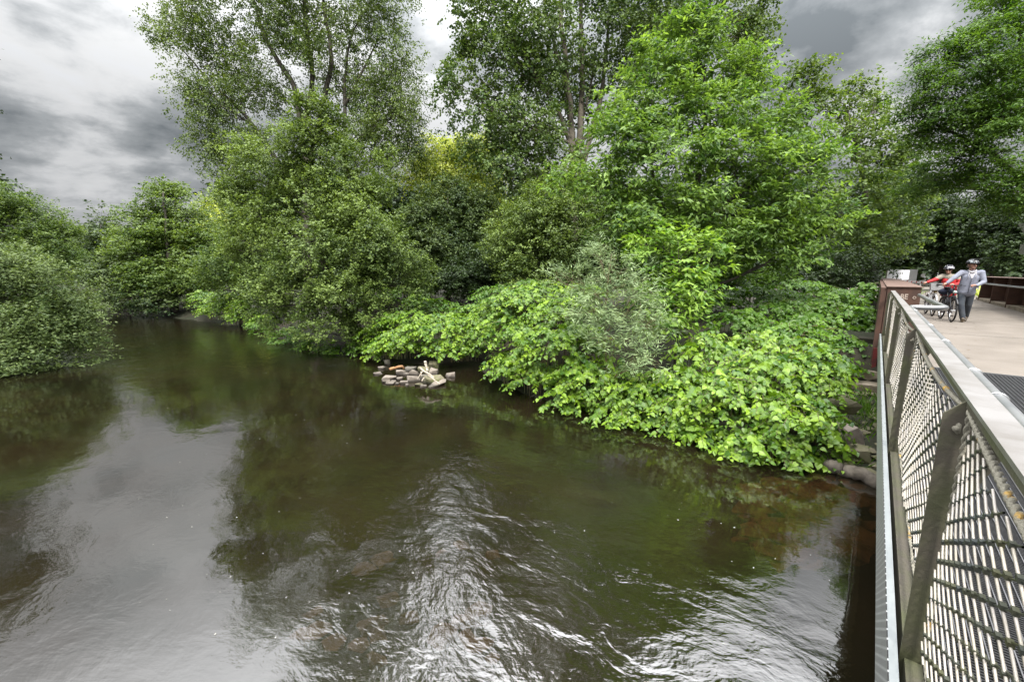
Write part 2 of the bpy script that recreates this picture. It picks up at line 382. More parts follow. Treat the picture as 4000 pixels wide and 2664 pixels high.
murk = t.mix(t.ramp(t.noise(geo, 0.5, 4, 0.55, 0.4), [(0.38, 0.0), (0.62, 1.0)]), (0.013, 0.012, 0.006), (0.021, 0.015, 0.008))
dif = t.add('ShaderNodeBsdfDiffuse'); t.put(dif.inputs[0], murk)
tra = t.add('ShaderNodeBsdfTransparent'); tra.inputs[0].default_value = (0.75, 0.60, 0.40, 1)
body = t.add('ShaderNodeMixShader'); body.inputs[0].default_value = 0.55
t.l.new(dif.outputs[0], body.inputs[1]); t.l.new(tra.outputs[0], body.inputs[2])
glo = t.add('ShaderNodeBsdfGlossy'); glo.inputs['Roughness'].default_value = 0.0; t.l.new(bmp.outputs[0], glo.inputs['Normal'])
fre = t.add('ShaderNodeFresnel'); fre.inputs['IOR'].default_value = 2.6; t.l.new(bmp.outputs[0], fre.inputs['Normal'])
mx = t.add('ShaderNodeMixShader'); t.l.new(fre.outputs[0], mx.inputs[0]); t.l.new(body.outputs[0], mx.inputs[1]); t.l.new(glo.outputs[0], mx.inputs[2])
t.l.new(mx.outputs[0], out.inputs[0])
wm = MB().raw([(-95, -45, 0), (40, -45, 0), (40, 50, 0), (-95, 50, 0)], [(0, 1, 2, 3)])
tag(wm.build('water', m), kind='structure')

# ------------------------------------------------------------------ leaves
def tmpl(kind):
    if kind == 'rhomb':       # folded along the midrib
        V = np.array([(0, 0, 0), (-.5, .45, .10), (0, 1, 0), (.5, .45, .10)]); Fc = [(0, 2, 1), (0, 3, 2)]
    elif kind == 'lance':
        V = np.array([(0, 0, 0), (-.5, .4, .04), (0, 1, -.08), (.5, .4, .04)]); Fc = [(0, 2, 1), (0, 3, 2)]
    elif kind == 'ovate':
        V = np.array([(0, 0, 0), (-.42, .22, .06), (-.45, .55, .07), (0, 1, -.08), (.45, .55, .07), (.42, .22, .06), (0, .5, 0)])
        Fc = [(0, 6, 1), (1, 6, 2), (2, 6, 3), (3, 6, 4), (4, 6, 5), (5, 6, 0)]
    else:                     # heart-shaped, pointed
        V = np.array([(0, .06, 0), (-.30, -.04, .05), (-.52, .20, .09), (-.46, .52, .06), (-.2, .82, 0), (0, 1.06, -.10), (.2, .82, 0), (.46, .52, .06), (.52, .20, .09), (.30, -.04, .05), (0, .5, -.01)])
        Fc = [(10, (k + 1) % 10, k) for k in range(10)]
    return V, np.array(Fc, np.int32)
def leaf_mesh(name, P, D, N, Ln, Wd, kind, tint):
    """leaves at P (n,3) pointing along D with surface normal N"""
    D = norm(D); X = norm(np.cross(D, N)); N = np.cross(X, D)
    T, Fc = tmpl(kind); n = len(P); k = len(T)
    V = (P[:, None, :] + T[None, :, 0, None] * (Wd[:, None, None] * X[:, None, :]) + T[None, :, 1, None] * (Ln[:, None, None] * D[:, None, :])
         + T[None, :, 2, None] * (Wd[:, None, None] * N[:, None, :]))
    Fa = (Fc[None, :, :] + (np.arange(n) * k)[:, None, None]).reshape(-1, 3)
    return np_mesh(name, V.reshape(-1, 3), Fa, False, attr=np.repeat(tint, k))

STY = dict(  # leaf length, width, template, leaves per clump, twig length, droop, upward facing, flat spread, leaf area index
    alder=dict(l=.080, w=.062, k='rhomb', n=16, tw=.34, dr=.25, up=.8, flat=.8, lai=1.25),
    poplar=dict(l=.092, w=.080, k='rhomb', n=16, tw=.50, dr=.55, up=.5, flat=1.0, lai=.66),
    cottonwood=dict(l=.135, w=.120, k='rhomb', n=15, tw=.55, dr=.5, up=.5, flat=.9, lai=.85),
    cherry=dict(l=.165, w=.064, k='rhomb', n=18, tw=.60, dr=.42, up=1.1, flat=.24, lai=1.1),
    yellow=dict(l=.11, w=.09, k='rhomb', n=14, tw=.6, dr=.4, up=.9, flat=.7, lai=1.3),
    dark=dict(l=.085, w=.065, k='rhomb', n=15, tw=.4, dr=.3, up=.9, flat=.7, lai=1.4),
    shade=dict(l=.16, w=.12, k='rhomb', n=14, tw=.7, dr=.4, up=.9, flat=.45, lai=1.3),
    ash=dict(l=.115, w=.040, k='rhomb', n=24, tw=.60, dr=.35, up=1.2, flat=.22, lai=1.15),
    maple=dict(l=.14, w=.12, k='rhomb', n=16, tw=.8, dr=.35, up=1.3, flat=.28, lai=1.3),
    willow=dict(l=.125, w=.016, k='lance', n=30, tw=.36, dr=.15, up=.5, flat=1.0, lai=1.0),
    sallow=dict(l=.100, w=.036, k='lance', n=18, tw=.5, dr=.2, up=.7, flat=.8, lai=1.5),
    far=dict(l=.20, w=.16, k='rhomb', n=14, tw=.9, dr=.35, up=1.0, flat=.6, lai=1.2),
)
def lobes_m(lobes):
    out = []
    for lb in lobes:
        u, v, t, ru, rv = lb[:5]; c = W(u, v, t)
        az = abs((u - 2000) / F); rx = ru * t / F / math.sqrt(1 + az * az); rz = rv * t / F
        rx *= 1.08; rz *= 1.06
        out.append((c, np.array((rx, lb[5] if len(lb) > 5 else 0.5 * (rx + rz) * .9, rz))))
    return out
FOL = 4.0
def crown(rng, lobes, st, dens=1.0, sub=.48, hollow=.62):
    """clusters on each lobe, twigs in each cluster, leaves on each twig -> leaf arrays + cluster centres"""
    Ps, Ds, Ns, Ti, cl, tips = [], [], [], [], [], []
    larea = st['l'] * st['w'] * .5 / FOL
    for c, r in lobes:
        nl = int(dens * st['lai'] * math.pi * r[0] * r[2] / larea)
        nsub = max(5, int(14 + 5 * rng.random()))
        nt = max(nsub, nl // st['n'])
        w_ = norm(rng.normal(size=(nsub, 3)) * (1, 1, 1)); w_[:, 2] = np.where(w_[:, 2] < -.75, -w_[:, 2], w_[:, 2])
        sc = c + w_ * r * (hollow + (.92 - hollow) * rng.random((nsub, 1)))
        cl.append(sc)
        wt = .5 + rng.random(nsub); wt /= wt.sum()
        ids = rng.choice(nsub, nt, p=wt)
        g = rng.normal(size=(nt, 3)); g *= np.minimum(1, 1.9 / np.linalg.norm(g, axis=1, keepdims=True))
        size = sub * r.mean() * (.7 + .6 * rng.random(nsub))
        tc_ = sc[ids] + g * size[ids][:, None] * np.array((.75, .75, .75 * (.45 + .55 * st['flat'])))
        outw = norm((tc_ - c) / r)
        td = norm(outw * (1, 1, .35) + rng.normal(size=(nt, 3)) * .55 + (0, 0, .25 - st['dr'] * .5))
        tips.append((ids, tc_))
        n = st['n']; s = rng.random((nt, n, 1))
        side = norm(np.cross(td, (0, 0, 1.0)))
        sg = rng.choice((-1.0, 1.0), (nt, n, 1))
        tw = st['tw']
        P = tc_[:, None, :] + td[:, None, :] * (s - .4) * tw + rng.normal(size=(nt, n, 3)) * tw * .17 * np.array((1, 1, st['flat']))
        P[..., 2:3] -= st['dr'] * tw * .35 * s ** 2
        D = td[:, None, :] * .7 + side[:, None, :] * sg * .75 + rng.normal(size=(nt, n, 3)) * .35
        D[..., 2] -= st['dr']
        N = np.array((0, 0, st['up'])) + rng.normal(size=(nt, n, 3)) * .55 + outw[:, None, :] * .5
        base = rng.random((nsub,)) ** 1.3 * .5
        ti = np.clip(base[ids][:, None] + rng.normal(size=(nt, 1)) * .10 + rng.random((nt, n)) ** 1.8 * .60, 0, 1)
        Ps.append(P.reshape(-1, 3)); Ds.append(D.reshape(-1, 3)); Ns.append(N.reshape(-1, 3)); Ti.append(ti.ravel())
    return np.concatenate(Ps), np.concatenate(Ds), np.concatenate(Ns), np.concatenate(Ti), np.concatenate(cl), tips
SEED = [10]
def tree(name, label, lobes, style, base, leaf=None, stems=None, dens=1.0, trunk_r=.16, bark='bark', cat='tree', group=None, sub=.48, hollow=.55, scale=1.12, twigs=1.0, limb=.3):
    """base = (u, v, t) or a world point; stems = [[(u,v,t), ...], ...] the visible limbs"""
    SEED[0] += 1; rng = np.random.default_rng(SEED[0])
    st = dict(STY[style]); st['l'] *= scale; st['w'] *= scale
    lm = lobes_m(lobes)
    P, D, N, Ti, cl, tips = crown(rng, lm, st, dens, sub, hollow)
    b = W(*base) if base[2] > 5 and len(base) == 3 else np.array(base, float)
    b[2] = max(0.0, gz(b[:2])[0]) - .12
    root = empty(name, b, 0, label, cat, group)
    Z = b
    low = P[:, 2] < .04; P[low, 2] = .04 + .1 * rng.random(low.sum())
    Ln = st['l'] * (.7 + .6 * rng.random(len(P))); Wd = st['w'] * (.7 + .6 * rng.random(len(P)))
    link('crown', leaf_mesh('crown', P - Z, D, N, Ln, Wd, st['k'], Ti), L[leaf or style], root)
    mb = MB()
    top = np.average([c for c, r in lm], axis=0, weights=[r[0] * r[2] for c, r in lm])
    paths = []
    if stems:
        for sp in stems:
            pts = np.array([W(*q[:3]) for q in sp]); r0 = sp[0][3] if len(sp[0]) > 3 else trunk_r; paths.append((pts, r0))
        if np.linalg.norm(paths[0][0][0] - b) > .4:
            paths[0] = (np.vstack([b, paths[0][0]]), paths[0][1])
    else:
        hi = max(c[2] + r[2] * .1 for c, r in lm)
        tp = np.array((top[0], top[1], hi)); md = (b + tp) / 2 + rng.normal(size=3) * (.25, .25, 0)
        paths.append((bez(b, md, tp, 8), trunk_r))
    dense = []
    for pts, r0 in paths:
        seg = np.linalg.norm(np.diff(pts, axis=0), axis=1); tt = np.concatenate([[0], np.cumsum(seg)]); m_ = max(6, int(tt[-1] / .5))
        q = np.linspace(0, tt[-1], m_); pp = np.column_stack([np.interp(q, tt, pts[:, k]) for k in range(3)])
        for _ in range(2): pp[1:-1] = (pp[:-2] + 2 * pp[1:-1] + pp[2:]) / 4
        pp[1:-1] += rng.normal(size=(m_ - 2, 3)) * r0 * .12
        rr = r0 * (1 - .82 * (q / tt[-1]) ** .9)
        mb.tube(pp - Z, rr, 8); dense.append(np.column_stack([pp, rr]))
    dn = np.concatenate(dense)
    def grow(c, extra=0.0):
        dd = np.linalg.norm(dn[:, :3] - c, axis=1) + np.where(dn[:, 2] > c[2] - (.35 + extra) * np.linalg.norm(dn[:, :2] - c[:2], axis=1), 3.0, 0)
        return dn[np.argmin(dd)]
    for (lc, lr), sc, (ids, tcs) in zip(lm, _split(cl), tips):
        a = grow(lc); v = lc - a[:3]; ln = np.linalg.norm(v)
        mid = a[:3] + v * .45 + np.array((0, 0, .10 * ln)) + rng.normal(size=3) * .10 * ln
        r0 = min(a[3] * .7, .012 + limb * .05 * ln); ax = bez(a[:3], mid, lc, 9); ax[1:-1] += rng.normal(size=(7, 3)) * .02 * ln
        rr = np.linspace(max(r0, .008), .006, 9); mb.tube(ax - Z, rr, 6, False)
        for j, c in enumerate(sc):
            i0 = 3 + int(rng.integers(0, 6)); p0 = ax[i0]; v = c - p0; l2 = np.linalg.norm(v)
            mid = p0 + v * .5 + np.array((0, 0, .08 * l2)) + rng.normal(size=3) * .13 * l2
            mb.tube(bez(p0, mid, c, 5) - Z, np.linspace(min(rr[i0] * .7, .022), .004, 5), 4, False)
            for e in tcs[ids == j][: max(1, int(4 * twigs))]:
                mb.tube(bez(c, (c + e) / 2 + rng.normal(size=3) * .05, e, 3) - Z, [.005, .0035, .002], 3, False)
    mb.build('trunk', M[bark], root, True)
    return root
def _split(cl):
    out = []; k = 0
    sizes = SPL[:]
    for s_ in sizes: out.append(cl[k:k + s_]); k += s_
    return out
SPL = []
_crown = crown
def crown(rng, lobes, st, dens=1.0, sub=.40, hollow=.62):
    """as above, remembering how many clusters each lobe got"""
    SPL.clear(); P, D, N, Ti, C_, tips = [], [], [], [], [], []
    for lb in lobes:
        p, d, n, ti, c, tp = _crown(rng, [lb], st, dens, sub, hollow)
        P.append(p); D.append(d); N.append(n); Ti.append(ti); C_.append(c); tips += tp; SPL.append(len(c))
    return np.concatenate(P), np.concatenate(D), np.concatenate(N), np.concatenate(Ti), np.concatenate(C_), tips

# ------------------------------------------------------------------ trees
BK = 'trees along the river bank'
tree('willow_shrub', 'rounded grey green shrub overhanging the water on the left bank', [(60, 1150, 14, 190, 170), (250, 1200, 14.5, 120, 130), (150, 1320, 13.8, 190, 130), (-160, 1200, 13.5, 250, 230),
     (20, 1390, 13.2, 170, 80), (310, 1290, 14.8, 75, 90), (-250, 1350, 13, 200, 120)], 'sallow', (-18.5, 11.5, 0), cat='shrub', trunk_r=.10, hollow=.55)
tree('willow_tree', 'dull green round crown behind the grey green left shrub', [(90, 900, 23, 150, 110), (225, 935, 24, 70, 90), (-80, 880, 22, 170, 160), (140, 1020, 23, 150, 90), (-90, 1030, 22, 160, 100)], 'sallow', (-25.5, 20, 0), 'maple', scale=1.5, group=BK, bark='bark')
tree('shade_tree', 'dark tree reaching in from the left edge of the photo above the round crowns', [(-70, 780, 27, 110, 95), (-340, 600, 27, 180, 200), (-420, 330, 26, 200, 240), (-520, 0, 26, 250, 250), (-500, 700, 22, 250, 250)], 'far', (-40, 24, 0), 'shade', dens=1.0)
tree('open_tree', 'loose see-through tree at the far bend with sky showing between its branches', [(270, 935, 42, 80, 65), (315, 1000, 40, 60, 80), (230, 1005, 42, 80, 70), (330, 1080, 40, 70, 70)], 'far', (270, 1150, 42), 'dark', dens=.6)
tree('oak_tree', 'dark upright tree beside the see-through tree at the far bend', [(410, 890, 39, 62, 70), (375, 970, 38, 75, 80), (450, 990, 38, 75, 90), (410, 1080, 38, 90, 80)], 'far', (410, 1180, 38), 'dark', dens=1.1)
tree('maple_tree', 'big layered mid green tree at the far river bend', [(640, 775, 32, 85, 80), (590, 880, 32, 130, 90), (720, 870, 32, 110, 100), (550, 985, 31, 110, 90), (700, 990, 31, 150, 100), (800, 980, 31, 80, 110),
     (650, 1090, 30, 140, 85), (760, 1100, 30, 100, 85), (570, 1090, 30, 90, 80)], 'maple', (690, 1215, 30.5), hollow=.5, trunk_r=.22)
tree('hazel_shrub', 'low dark shrub hanging over the water at the far bend', [(480, 1080, 30.5, 110, 85), (540, 1160, 29.5, 90, 55), (410, 1150, 32, 80, 65), (640, 1180, 29.5, 110, 45)], 'maple', (500, 1205, 31.5), 'dark', cat='shrub', trunk_r=.08)
tree('linden_tree', 'pale yellow green crown behind the right shoulder of the layered tree', [(830, 850, 42, 60, 55), (890, 930, 40, 80, 90), (800, 930, 42, 80, 90), (930, 1010, 38, 80, 90)], 'far', (860, 1150, 40), 'yellow', dens=1.1)
tree('elder_shrub', 'loose yellow green shrub left of the broad alder above pale knotweed', [(880, 1050, 25, 90, 100), (960, 980, 24, 110, 120), (1010, 1090, 23, 100, 90)], 'yellow', (930, 1180, 25), 'maple', cat='shrub', trunk_r=.09)
tree('alder_tree', 'broad dense alder leaning over the water with a leaning brown trunk', [(1255, 480, 16.6, 100, 100), (1230, 610, 16.5, 190, 110), (1060, 690, 17, 170, 120), (1390, 690, 17, 160, 115), (940, 830, 17.2, 140, 120),
     (1170, 830, 16.2, 210, 130), (1430, 850, 16.6, 180, 125), (1000, 980, 16.6, 150, 105), (1250, 1000, 15.7, 190, 115), (1500, 990, 16.2, 170, 115), (1120, 1150, 15.8, 160, 95), (1370, 1160, 15.6, 170, 95),
     (1560, 1090, 16.2, 130, 95), (1270, 1290, 15.6, 130, 80), (1090, 1240, 16.8, 80, 70), (1450, 1230, 15.6, 90, 60)], 'alder', (1400, 1345, 16.9),
     stems=[[(1395, 1330, 16.8, .19), (1370, 1230, 16.7), (1310, 1090, 16.5), (1240, 1000, 16.4), (1225, 880, 16.5), (1245, 700, 16.6), (1255, 520, 16.6)],
            [(1385, 1270, 16.75, .12), (1400, 1100, 16.9), (1440, 930, 17), (1400, 760, 17)], [(1250, 1010, 16.4, .10), (1130, 900, 16.6), (1010, 800, 17)]], trunk_r=.19, sub=.34, hollow=.62, dens=.9)
tree('poplar_tree', 'tall sparse poplar with fanning limbs behind the alder', [(640, 130, 25, 90, 60), (780, 60, 25, 120, 100), (810, 250, 25, 160, 130), (750, 390, 24.5, 100, 70), (890, 450, 25, 130, 110), (810, 560, 25, 85, 75),
     (1000, 330, 25, 120, 140), (1050, 110, 25, 160, 140), (1250, 90, 25, 170, 140), (1310, 330, 25, 160, 140), (1450, 140, 25, 140, 130), (1530, 320, 25, 120, 120), (1480, 480, 25, 140, 110), (1590, 440, 24.5, 75, 85),
     (1430, 610, 24.5, 140, 100), (1600, 590, 25, 90, 80), (1000, 610, 25, 120, 90), (890, 680, 25, 100, 90), (860, -180, 25, 260, 160), (1250, -230, 25, 260, 180), (1490, -80, 25, 120, 110), (1150, -560, 26, 300, 230), (1200, -1000, 26, 250, 250)],
     'poplar', (1200, 1150, 25.5), stems=[[(1200, 900, 25, .30), (1195, 700, 25), (1180, 500, 25), (1150, 330, 25), (1040, 170, 25), (990, 0, 25), (930, -250, 25)], [(1183, 520, 25, .17), (1225, 300, 25), (1190, 60, 25), (1180, -300, 25), (1180, -800, 26)],
     [(1195, 700, 25, .22), (1260, 420, 24.8), (1300, 230, 24.8), (1260, 0, 25), (1300, -300, 25)], [(1350, 700, 24.8, .16), (1345, 330, 24.8), (1365, 150, 25), (1450, 0, 25)], [(1150, 730, 25, .17), (1040, 560, 25), (950, 440, 25), (830, 330, 25), (690, 170, 25)],
     [(1340, 620, 24.8, .13), (1430, 510, 25), (1520, 440, 25), (1590, 420, 25)], [(1345, 420, 24.8, .11), (1440, 230, 25), (1500, 110, 25)]], trunk_r=.30, twigs=1.2, bark='bark', dens=1.05)
tree('lime_tree', 'sunlit yellow green tree seen between the two tall poplars', [(1720, 620, 30, 85, 75), (1810, 600, 30, 85, 65), (1850, 710, 30, 105, 90), (1750, 740, 30, 100, 95), (1640, 700, 30, 80, 85), (1880, 580, 31, 60, 50), (1800, 840, 29, 150, 90)], 'far', (1780, 1100, 30), 'yellow', scale=.8)
tree('holly_tree', 'dark bluish green bushy tree right of the alder crown', [(1780, 790, 22, 105, 90), (1700, 860, 22, 120, 100), (1830, 900, 22, 105, 110), (1730, 980, 21.5, 125, 100), (1850, 1030, 21, 105, 80), (1650, 1000, 21.5, 85, 90), (1700, 1090, 21, 130, 60), (1880, 830, 22.3, 90, 90), (1620, 900, 22, 90, 90)], 'dark', (1750, 1180, 21.5), scale=1.25, sub=.38)
tree('cottonwood_tree', 'tall poplar with many upright grey stems at the centre of the photo', [(1780, 340, 23, 80, 70), (1870, 430, 23, 140, 110), (1840, 200, 23, 70, 80), (1900, 60, 23, 120, 120), (2000, 300, 23, 160, 150), (2050, 510, 22.5, 150, 105), (1940, 560, 23, 120, 85),
     (2150, 150, 23, 160, 150), (2200, 350, 24, 140, 140), (2400, 100, 23.5, 190, 160), (2480, 300, 24, 140, 120), (2650, 120, 24, 190, 140), (2850, 80, 24, 150, 110), (2970, 60, 24, 80, 90), (2920, 230, 24, 80, 100), (2130, 650, 22.5, 140, 100), (2000, 680, 22.5, 120, 90),
     (1990, -200, 23, 250, 180), (2400, -240, 23.5, 300, 200), (2800, -180, 24, 220, 150), (2300, -620, 24, 330, 260), (2700, -500, 24, 250, 200), (2450, -1050, 24, 260, 280)], 'cottonwood', (2250, 1150, 23.5),
     stems=[[(2240, 900, 23.2, .30), (2235, 530, 23.2), (2210, 250, 23), (2190, 50, 23), (2180, -300, 23)], [(2237, 560, 23.2, .18), (2215, 350, 23.2), (2140, 90, 23), (2100, -200, 23)], [(2255, 640, 23.3, .20), (2275, 400, 23.3), (2270, 0, 23.5), (2290, -500, 24)],
     [(2260, 700, 23.4, .18), (2345, 400, 23.6), (2375, 130, 23.6), (2390, -150, 23.6)], [(2240, 600, 23.2, .15), (2180, 430, 23), (2070, 260, 23), (2000, 90, 23)], [(2262, 560, 23.5, .13), (2400, 420, 24), (2540, 230, 24), (2660, 60, 24)], [(2262, 520, 23.5, .11), (2310, 330, 23.5), (2330, 200, 23.5)]],
     trunk_r=.30, bark='palebark', twigs=.6, dens=.98)
tree('hornbeam_tree', 'grey green small leaved tree below the tall multi-stemmed poplar', [(2200, 770, 18.2, 130, 85), (2080, 850, 18, 115, 100), (2230, 900, 17.8, 120, 110), (2000, 960, 18, 95, 95), (2130, 1020, 17.5, 135, 95), (2040, 1080, 17.5, 90, 55)], 'dark', (2150, 1150, 18), 'alder', trunk_r=.13)
tree('cherry_tree', 'large light green tree with drooping layered leaf sprays', [(2700, 140, 14.2, 120, 100), (2560, 290, 14, 125, 90), (2760, 270, 14, 165, 110), (2900, 310, 14, 110, 110), (2480, 430, 13.6, 145, 100), (2680, 430, 13.2, 175, 110), (2900, 470, 13.6, 165, 120),
     (3080, 510, 14, 120, 100), (2400, 580, 13.2, 165, 100), (2620, 610, 12.7, 175, 110), (2850, 640, 12.7, 185, 120), (3080, 680, 13, 165, 120), (3210, 650, 14, 100, 90), (2330, 750, 13.2, 140, 90), (2550, 800, 12.7, 165, 100), (2800, 820, 12.5, 185, 110),
     (3050, 860, 12.7, 175, 110), (3230, 850, 13.4, 110, 80), (2450, 910, 12.8, 140, 60), (2900, 980, 12.7, 175, 95), (3120, 1000, 13, 140, 70), (2680, 950, 13.4, 150, 80)], 'cherry', (2690, 1180, 13.6),
     stems=[[(2690, 1100, 13.5, .16), (2710, 900, 13.4), (2730, 650, 13.4), (2770, 400, 13.7), (2715, 150, 14.1)], [(2700, 1000, 13.4, .10), (2570, 800, 13.2), (2530, 560, 13.4), (2555, 330, 13.8)], [(2715, 900, 13.4, .10), (2900, 740, 13), (3010, 600, 13.4)]], trunk_r=.16, hollow=.5)
tree('robinia_tree', 'mid green tree behind the right side of the light green cherry', [(3130, 330, 22, 75, 80), (3180, 420, 22, 95, 80), (3320, 400, 23, 85, 80), (3405, 440, 24, 75, 65), (3350, 560, 22, 120, 100), (3450, 640, 22, 120, 110), (3330, 760, 21, 135, 110), (3480, 800, 22, 125, 100), (3380, 920, 21, 135, 90), (3500, 920, 22, 95, 75)],
     'cottonwood', (3400, 1120, 22), 'maple', trunk_r=.2, stems=[[(3400, 1100, 22, .2), (3395, 850, 22), (3360, 640, 22), (3310, 430, 22.5)]])
tree('ash_tree', 'big dark feathery tree overhanging the walkway at the right edge', [(3890, 60, 14, 130, 110), (3690, 210, 15, 95, 75), (3850, 240, 14, 165, 120), (3610, 330, 15, 95, 65), (3570, 440, 15.5, 85, 70), (3750, 420, 14.5, 165, 110), (3950, 430, 13.5, 140, 140), (3640, 560, 15.5, 130, 85), (3850, 590, 14.2, 160, 100),
     (3720, 690, 15.5, 140, 80), (3960, 700, 13.5, 120, 100), (3600, 710, 17, 100, 80), (3900, 800, 14.5, 130, 55), (4200, 300, 14, 280, 330), (4050, -150, 14, 200, 160), (4200, 750, 13.5, 200, 120)], 'ash', (26.5, 9.5, 0),
     stems=[[(4180, 900, 14.5, .24), (4130, 700, 14.5), (4050, 500, 14.3), (4000, 250, 14.2), (3960, 0, 14)], [(4130, 750, 14.5, .13), (3950, 690, 14.4), (3880, 590, 14.4), (3760, 540, 14.8), (3620, 470, 15.3)], [(4060, 520, 14.3, .11), (3920, 380, 14.3), (3800, 270, 14.5), (3690, 230, 15)]], trunk_r=.24, hollow=.45)
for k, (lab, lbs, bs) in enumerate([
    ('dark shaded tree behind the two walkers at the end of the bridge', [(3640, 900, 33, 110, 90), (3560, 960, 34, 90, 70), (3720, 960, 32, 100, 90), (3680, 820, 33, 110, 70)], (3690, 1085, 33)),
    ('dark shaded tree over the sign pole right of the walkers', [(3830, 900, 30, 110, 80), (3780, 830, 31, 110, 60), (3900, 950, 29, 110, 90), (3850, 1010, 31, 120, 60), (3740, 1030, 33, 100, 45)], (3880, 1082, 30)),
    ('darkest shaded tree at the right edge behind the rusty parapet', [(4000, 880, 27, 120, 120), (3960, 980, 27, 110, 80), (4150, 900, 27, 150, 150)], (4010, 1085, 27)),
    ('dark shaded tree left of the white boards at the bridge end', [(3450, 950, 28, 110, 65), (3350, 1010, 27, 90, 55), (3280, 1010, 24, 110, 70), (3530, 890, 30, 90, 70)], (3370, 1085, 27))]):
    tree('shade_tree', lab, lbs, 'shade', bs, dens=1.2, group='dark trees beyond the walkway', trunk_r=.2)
tree('willow_sapling', 'feathery silver green willow sapling among the knotweed', [(2340, 1000, 9.9, 50, 65), (2240, 1100, 9.9, 85, 60), (2400, 1090, 9.7, 105, 80), (2310, 1200, 9.5, 110, 75), (2450, 1220, 9.4, 100, 75), (2370, 1320, 9.3, 95, 60), (2560, 1270, 9.2, 65, 55), (2520, 1410, 8.7, 95, 50)],
     'willow', (2400, 1460, 9.6), cat='sapling', trunk_r=.03, hollow=.35, sub=.62, dens=.46, twigs=2.0, bark='stem')
tree('hazel_sapling', 'yellow green sapling with layered leaves right of the silver willow', [(2560, 950, 11, 130, 45), (2720, 960, 11, 115, 50), (2650, 1050, 10.8, 130, 55), (2590, 1140, 10.6, 120, 60), (2720, 1190, 10.4, 95, 70), (2600, 1240, 10.3, 100, 55)],
     'cherry', (2640, 1330, 10.9), 'lime2', cat='sapling', trunk_r=.035, hollow=.4, sub=.5)

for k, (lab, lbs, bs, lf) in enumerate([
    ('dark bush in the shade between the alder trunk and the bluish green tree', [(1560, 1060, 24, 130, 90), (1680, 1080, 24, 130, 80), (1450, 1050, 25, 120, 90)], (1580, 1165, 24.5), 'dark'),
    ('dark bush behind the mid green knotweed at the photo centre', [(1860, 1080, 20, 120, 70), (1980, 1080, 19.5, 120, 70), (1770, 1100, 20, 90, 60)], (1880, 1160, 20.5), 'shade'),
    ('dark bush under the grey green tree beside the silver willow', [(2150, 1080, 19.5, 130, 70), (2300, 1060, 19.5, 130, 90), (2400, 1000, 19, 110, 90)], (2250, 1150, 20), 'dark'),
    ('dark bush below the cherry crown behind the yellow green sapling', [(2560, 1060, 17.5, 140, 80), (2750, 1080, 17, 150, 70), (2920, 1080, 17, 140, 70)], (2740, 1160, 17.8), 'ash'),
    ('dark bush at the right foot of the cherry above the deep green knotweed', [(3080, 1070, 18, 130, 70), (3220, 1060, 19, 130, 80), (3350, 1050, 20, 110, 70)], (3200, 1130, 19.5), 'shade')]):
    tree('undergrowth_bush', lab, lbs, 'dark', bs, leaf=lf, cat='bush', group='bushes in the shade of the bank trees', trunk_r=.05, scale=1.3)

# far wood that closes the view
rng = np.random.default_rng(3)
lb = [(u, 960 - 60 * rng.random(), 55 + 6 * rng.random(), 150, 170 + 60 * rng.random()) for u in range(1050, 3500, 150)] + [(u, 1040 - 30 * rng.random(), 58, 150, 80 + 30 * rng.random()) for u in range(-700, 1050, 150)]
lb += [(u, 1080, 44, 130, 60) for u in range(900, 3400, 160)] + [(u, 960 - 60 * rng.random(), 45, 150, 130) for u in range(3500, 5200, 170)] + [(u, 1050, 43, 150, 55) for u in range(3640, 5200, 150)]
P, D, N, Ti, cl, tips = crown(rng, lobes_m(lb), dict(STY['far'], l=.42, w=.34, n=10, tw=1.6), 1.3)
P[:, 2] = np.maximum(P[:, 2], .3)
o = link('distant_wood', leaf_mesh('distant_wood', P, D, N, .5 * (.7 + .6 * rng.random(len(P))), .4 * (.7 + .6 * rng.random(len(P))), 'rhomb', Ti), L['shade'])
tag(o, 'dark distant wood closing the view behind the bank trees', 'wood', kind='stuff')

